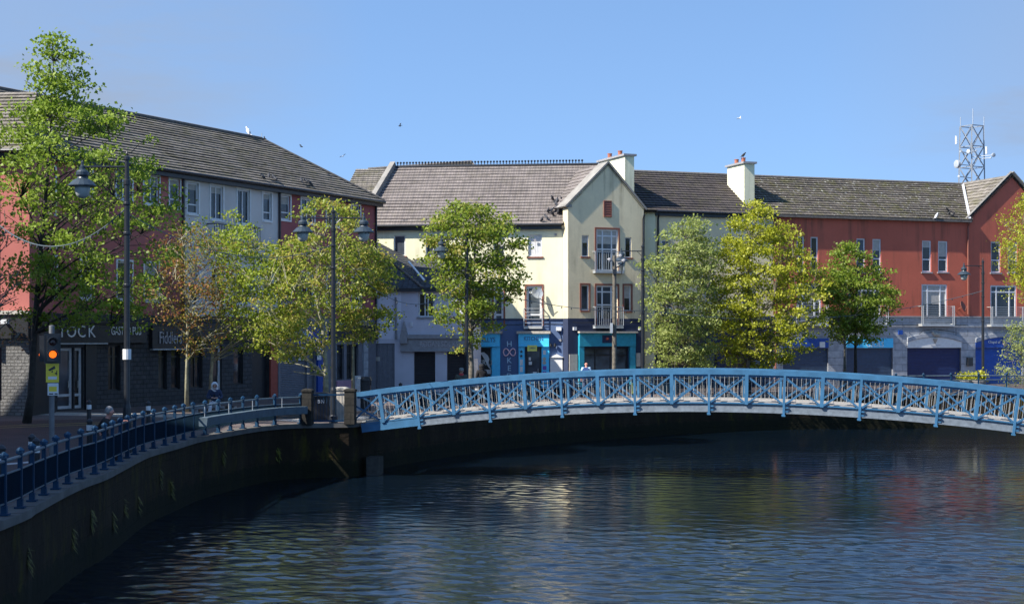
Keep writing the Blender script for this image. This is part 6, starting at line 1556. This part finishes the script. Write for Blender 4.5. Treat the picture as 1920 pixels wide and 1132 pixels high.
# ------------------------------------------------------------------ birds
for nm, c_ in dict(pigeon=(0.045, 0.047, 0.055), gull_white=(0.72, 0.72, 0.72), gull_grey=(0.3, 0.31, 0.33), crow=(0.015, 0.015, 0.017)).items(): M[nm] = plain(nm.replace('_', ' ')+' plumage', c_, 0.7, var=0.3, scale=16)
def bird_mesh(mat, flying=False, k=1.0, name='bird'):
    mb = MB(); R = Matrix.Rotation(rad(90 if flying else (30 if name == 'seagull' else 50)), 3, 'Y'); c = V((0, 0, 0.16*k if not flying else 0))
    mb.lathe(c, [(0.001, -0.17*k), (0.035*k, -0.14*k), (0.07*k, -0.05*k), (0.075*k, 0.03*k), (0.05*k, 0.10*k), (0.035*k, 0.13*k), (0.001, 0.15*k)], 8, R)
    h_ = c+R@V((0, 0, 0.15*k))+V((0.01*k, 0, 0.03*k if not flying else 0)); mb.ball(h_, 0.042*k, 7)
    mb.tube([h_+V((0.035*k, 0, 0)), h_+V((0.075*k, 0, -0.01*k))], [0.012*k, 0.002*k], 5)
    t_ = c+R@V((0, 0, -0.14*k)); mb.prism([t_+V((0, -0.03*k, 0)), t_+V((0, 0.03*k, 0)), t_+V((-0.13*k, 0.045*k, -0.06*k if not flying else 0)), t_+V((-0.13*k, -0.045*k, -0.06*k if not flying else 0))], (0, 0, 0), (0, 0, 0.012*k))
    if flying:
        for sg in (-1, 1): mb.prism([V((0.06*k, sg*0.05*k, 0.01)), V((-0.05*k, sg*0.05*k, 0.01)), V((-0.10*k, sg*0.24*k, 0.10*k)), V((-0.12*k, sg*0.42*k, 0.05*k)), V((0.0, sg*0.26*k, 0.12*k))], (0, 0, 0), (0, 0, 0.01))
    else:
        for sg in (-1, 1): mb.tube([V((0, sg*0.025*k, 0.1*k)), V((0.01*k, sg*0.025*k, 0))], 0.008*k, 4); 
        for sg in (-1, 1): mb.prism([c+R@V((-0.03*k, sg*0.072*k, 0.07*k)), c+R@V((0.03*k, sg*0.078*k, 0.0)), c+R@V((0.0, sg*0.06*k, -0.17*k)), c+R@V((-0.05*k, sg*0.05*k, -0.08*k))], (0, 0, 0), (0, sg*0.008*k, 0))
    return mb.build(name, mat)
def on_plane(px, py, p0, nrm):
    d = V(((px-CX)/F, 1.0, -(py-CY)/F)); o = V((0, 0, H)); return o+d*((p0-o).dot(nrm)/d.dot(nrm))
def flock(spots, proto, label, group, cat, plane=None, lift=0.05):
    for i, sp in enumerate(spots):
        o = proto if i == 0 else proto.copy()
        if i: COL.objects.link(o)
        if plane: p0, nrm = plane; o.location = on_plane(sp[0], sp[1]+3, p0, nrm)+nrm*lift
        else: o.location = P(sp[0], sp[1], sp[2])
        o.rotation_euler = (0, 0, random.uniform(0, 6.28))
        tag(o, label, cat, group if len(spots) > 1 else None)
cn_ = ((C.pt(5, CE, off)-C.pt(0, CE, off)).cross(C.pt(0, CR, -cd)-C.pt(0, CE, off))).normalized(); cn_ = cn_ if cn_.z > 0 else -cn_
flock([(1036, 375), (1044.5, 378), (1054, 378), (1043, 386), (1051, 386), (1043, 391), (1048, 393), (1034, 397), (1047, 401), (1052, 399), (1036, 404), (1024, 410), (1016, 415), (1028, 398)], bird_mesh('pigeon', k=1.05, name='pigeon'),
    'dark grey pigeon perched on the brown tiles beside the cream gable', 'pigeons on the roof beside the gable', 'pigeon', (C.pt(0, CE, off), cn_))
an_ = ((A.pt(5, EZ, 0.35)-A.pt(0, EZ, 0.35)).cross(A.pt(0, RZ, -d_h)-A.pt(0, EZ, 0.35))).normalized(); an_ = an_ if an_.z > 0 else -an_
flock([(492, 335), (503, 333), (511, 335), (515, 338)], bird_mesh('pigeon', k=0.95, name='pigeon'), 'dark pigeon on the terrace roof edge above the white house end', 'pigeons above the white house', 'pigeon', (A.pt(0, EZ, 0.35), an_))
flock([(564, 341), (573, 342), (581, 347)], bird_mesh('pigeon', k=0.95, name='pigeon'), 'dark pigeon low on the terrace roof above the dusky red house', 'pigeons above the dusky red house', 'pigeon', (A.pt(0, EZ, 0.35), an_))
flock([(1779, 402), (1787, 404), (1776, 395)], bird_mesh('crow', k=0.9, name='pigeon'), 'dark pigeon on the mossy roof near the white valley strip', 'pigeons on the mossy roof', 'pigeon', (E.pt(0, EEZ, 0.25), None) if False else (E.pt(0, EEZ, 0.25), ((E.pt(5, EEZ, .25)-E.pt(0, EEZ, .25)).cross(E.pt(0, ERZ, -ad)-E.pt(0, EEZ, .25))).normalized()))
g_ = bird_mesh('gull_white', k=1.35, name='seagull'); rp_ = A.pt(A.L-d_h-1.15, RZ+0.1, -d_h); g_.location = rp_; g_.rotation_euler = (0, 0, 2.6); tag(g_, 'white seagull standing on the terrace roof ridge', 'seagull')
g_ = bird_mesh('gull_white', k=1.1, name='seagull'); g_.location = on_plane(1755, 411, E.pt(0, EEZ, 0.25), ((E.pt(5, EEZ, .25)-E.pt(0, EEZ, .25)).cross(E.pt(0, ERZ, -ad)-E.pt(0, EEZ, .25))).normalized())+V((0, -0.05, 0.03)); tag(g_, 'white seagull on the gutter of the mossy red building roof', 'seagull')
ch2 = [o for o in cb_.children if o.name.startswith('chimney')][0]; pot = [o for o in ch2.children if o.name.startswith('chimney_pot')][0]
bbp = [V(v_.co)+ORIGIN[pot.name] for v_ in pot.data.vertices]; top_ = max(p.z for p in bbp); mx_ = sum((p.x for p in bbp))/len(bbp); my_ = sum((p.y for p in bbp))/len(bbp)
g_ = bird_mesh('crow', k=1.1, name='crow'); g_.location = (mx_, my_, top_); g_.rotation_euler = (0, 0, 0.4); tag(g_, 'black crow perched on a chimney pot of the cream building', 'crow')
for px, py, s_, mt, lb__ in ((496, 260, 36, 'crow', 'dark bird flying low just right of the white seagull'), (565, 275, 34, 'crow', 'small dark bird flying above the end of the terrace roof'), (643, 293, 32, 'gull_grey', 'tiny grey bird flying over the dip between the roofs'), (750, 236, 32, 'crow', 'tiny dark bird high in the sky above the lemon building'), (1387, 222, 34, 'gull_white', 'tiny white gull flying in the sky above the second chimney')):
    g_ = bird_mesh(mt, True, 0.5, name='flying_bird'); g_.location = P(px, py, s_); g_.rotation_euler = (0.5, 0.2, random.uniform(0, 6)); tag(g_, lb__, 'bird')
# thin aerial beside the gull
mb = MB(); p_ = A.pt(A.L-d_h+0.05, RZ, -d_h); mb.tube([p_, p_+V((0, 0, 0.35))], 0.02, 5); tag(mb.build('aerial', 'galv'), 'short thin aerial at the end of the terrace roof ridge', 'aerial')
print('LEAVES', TOTAL_LEAVES, 'OBJECTS', len(SC.objects))
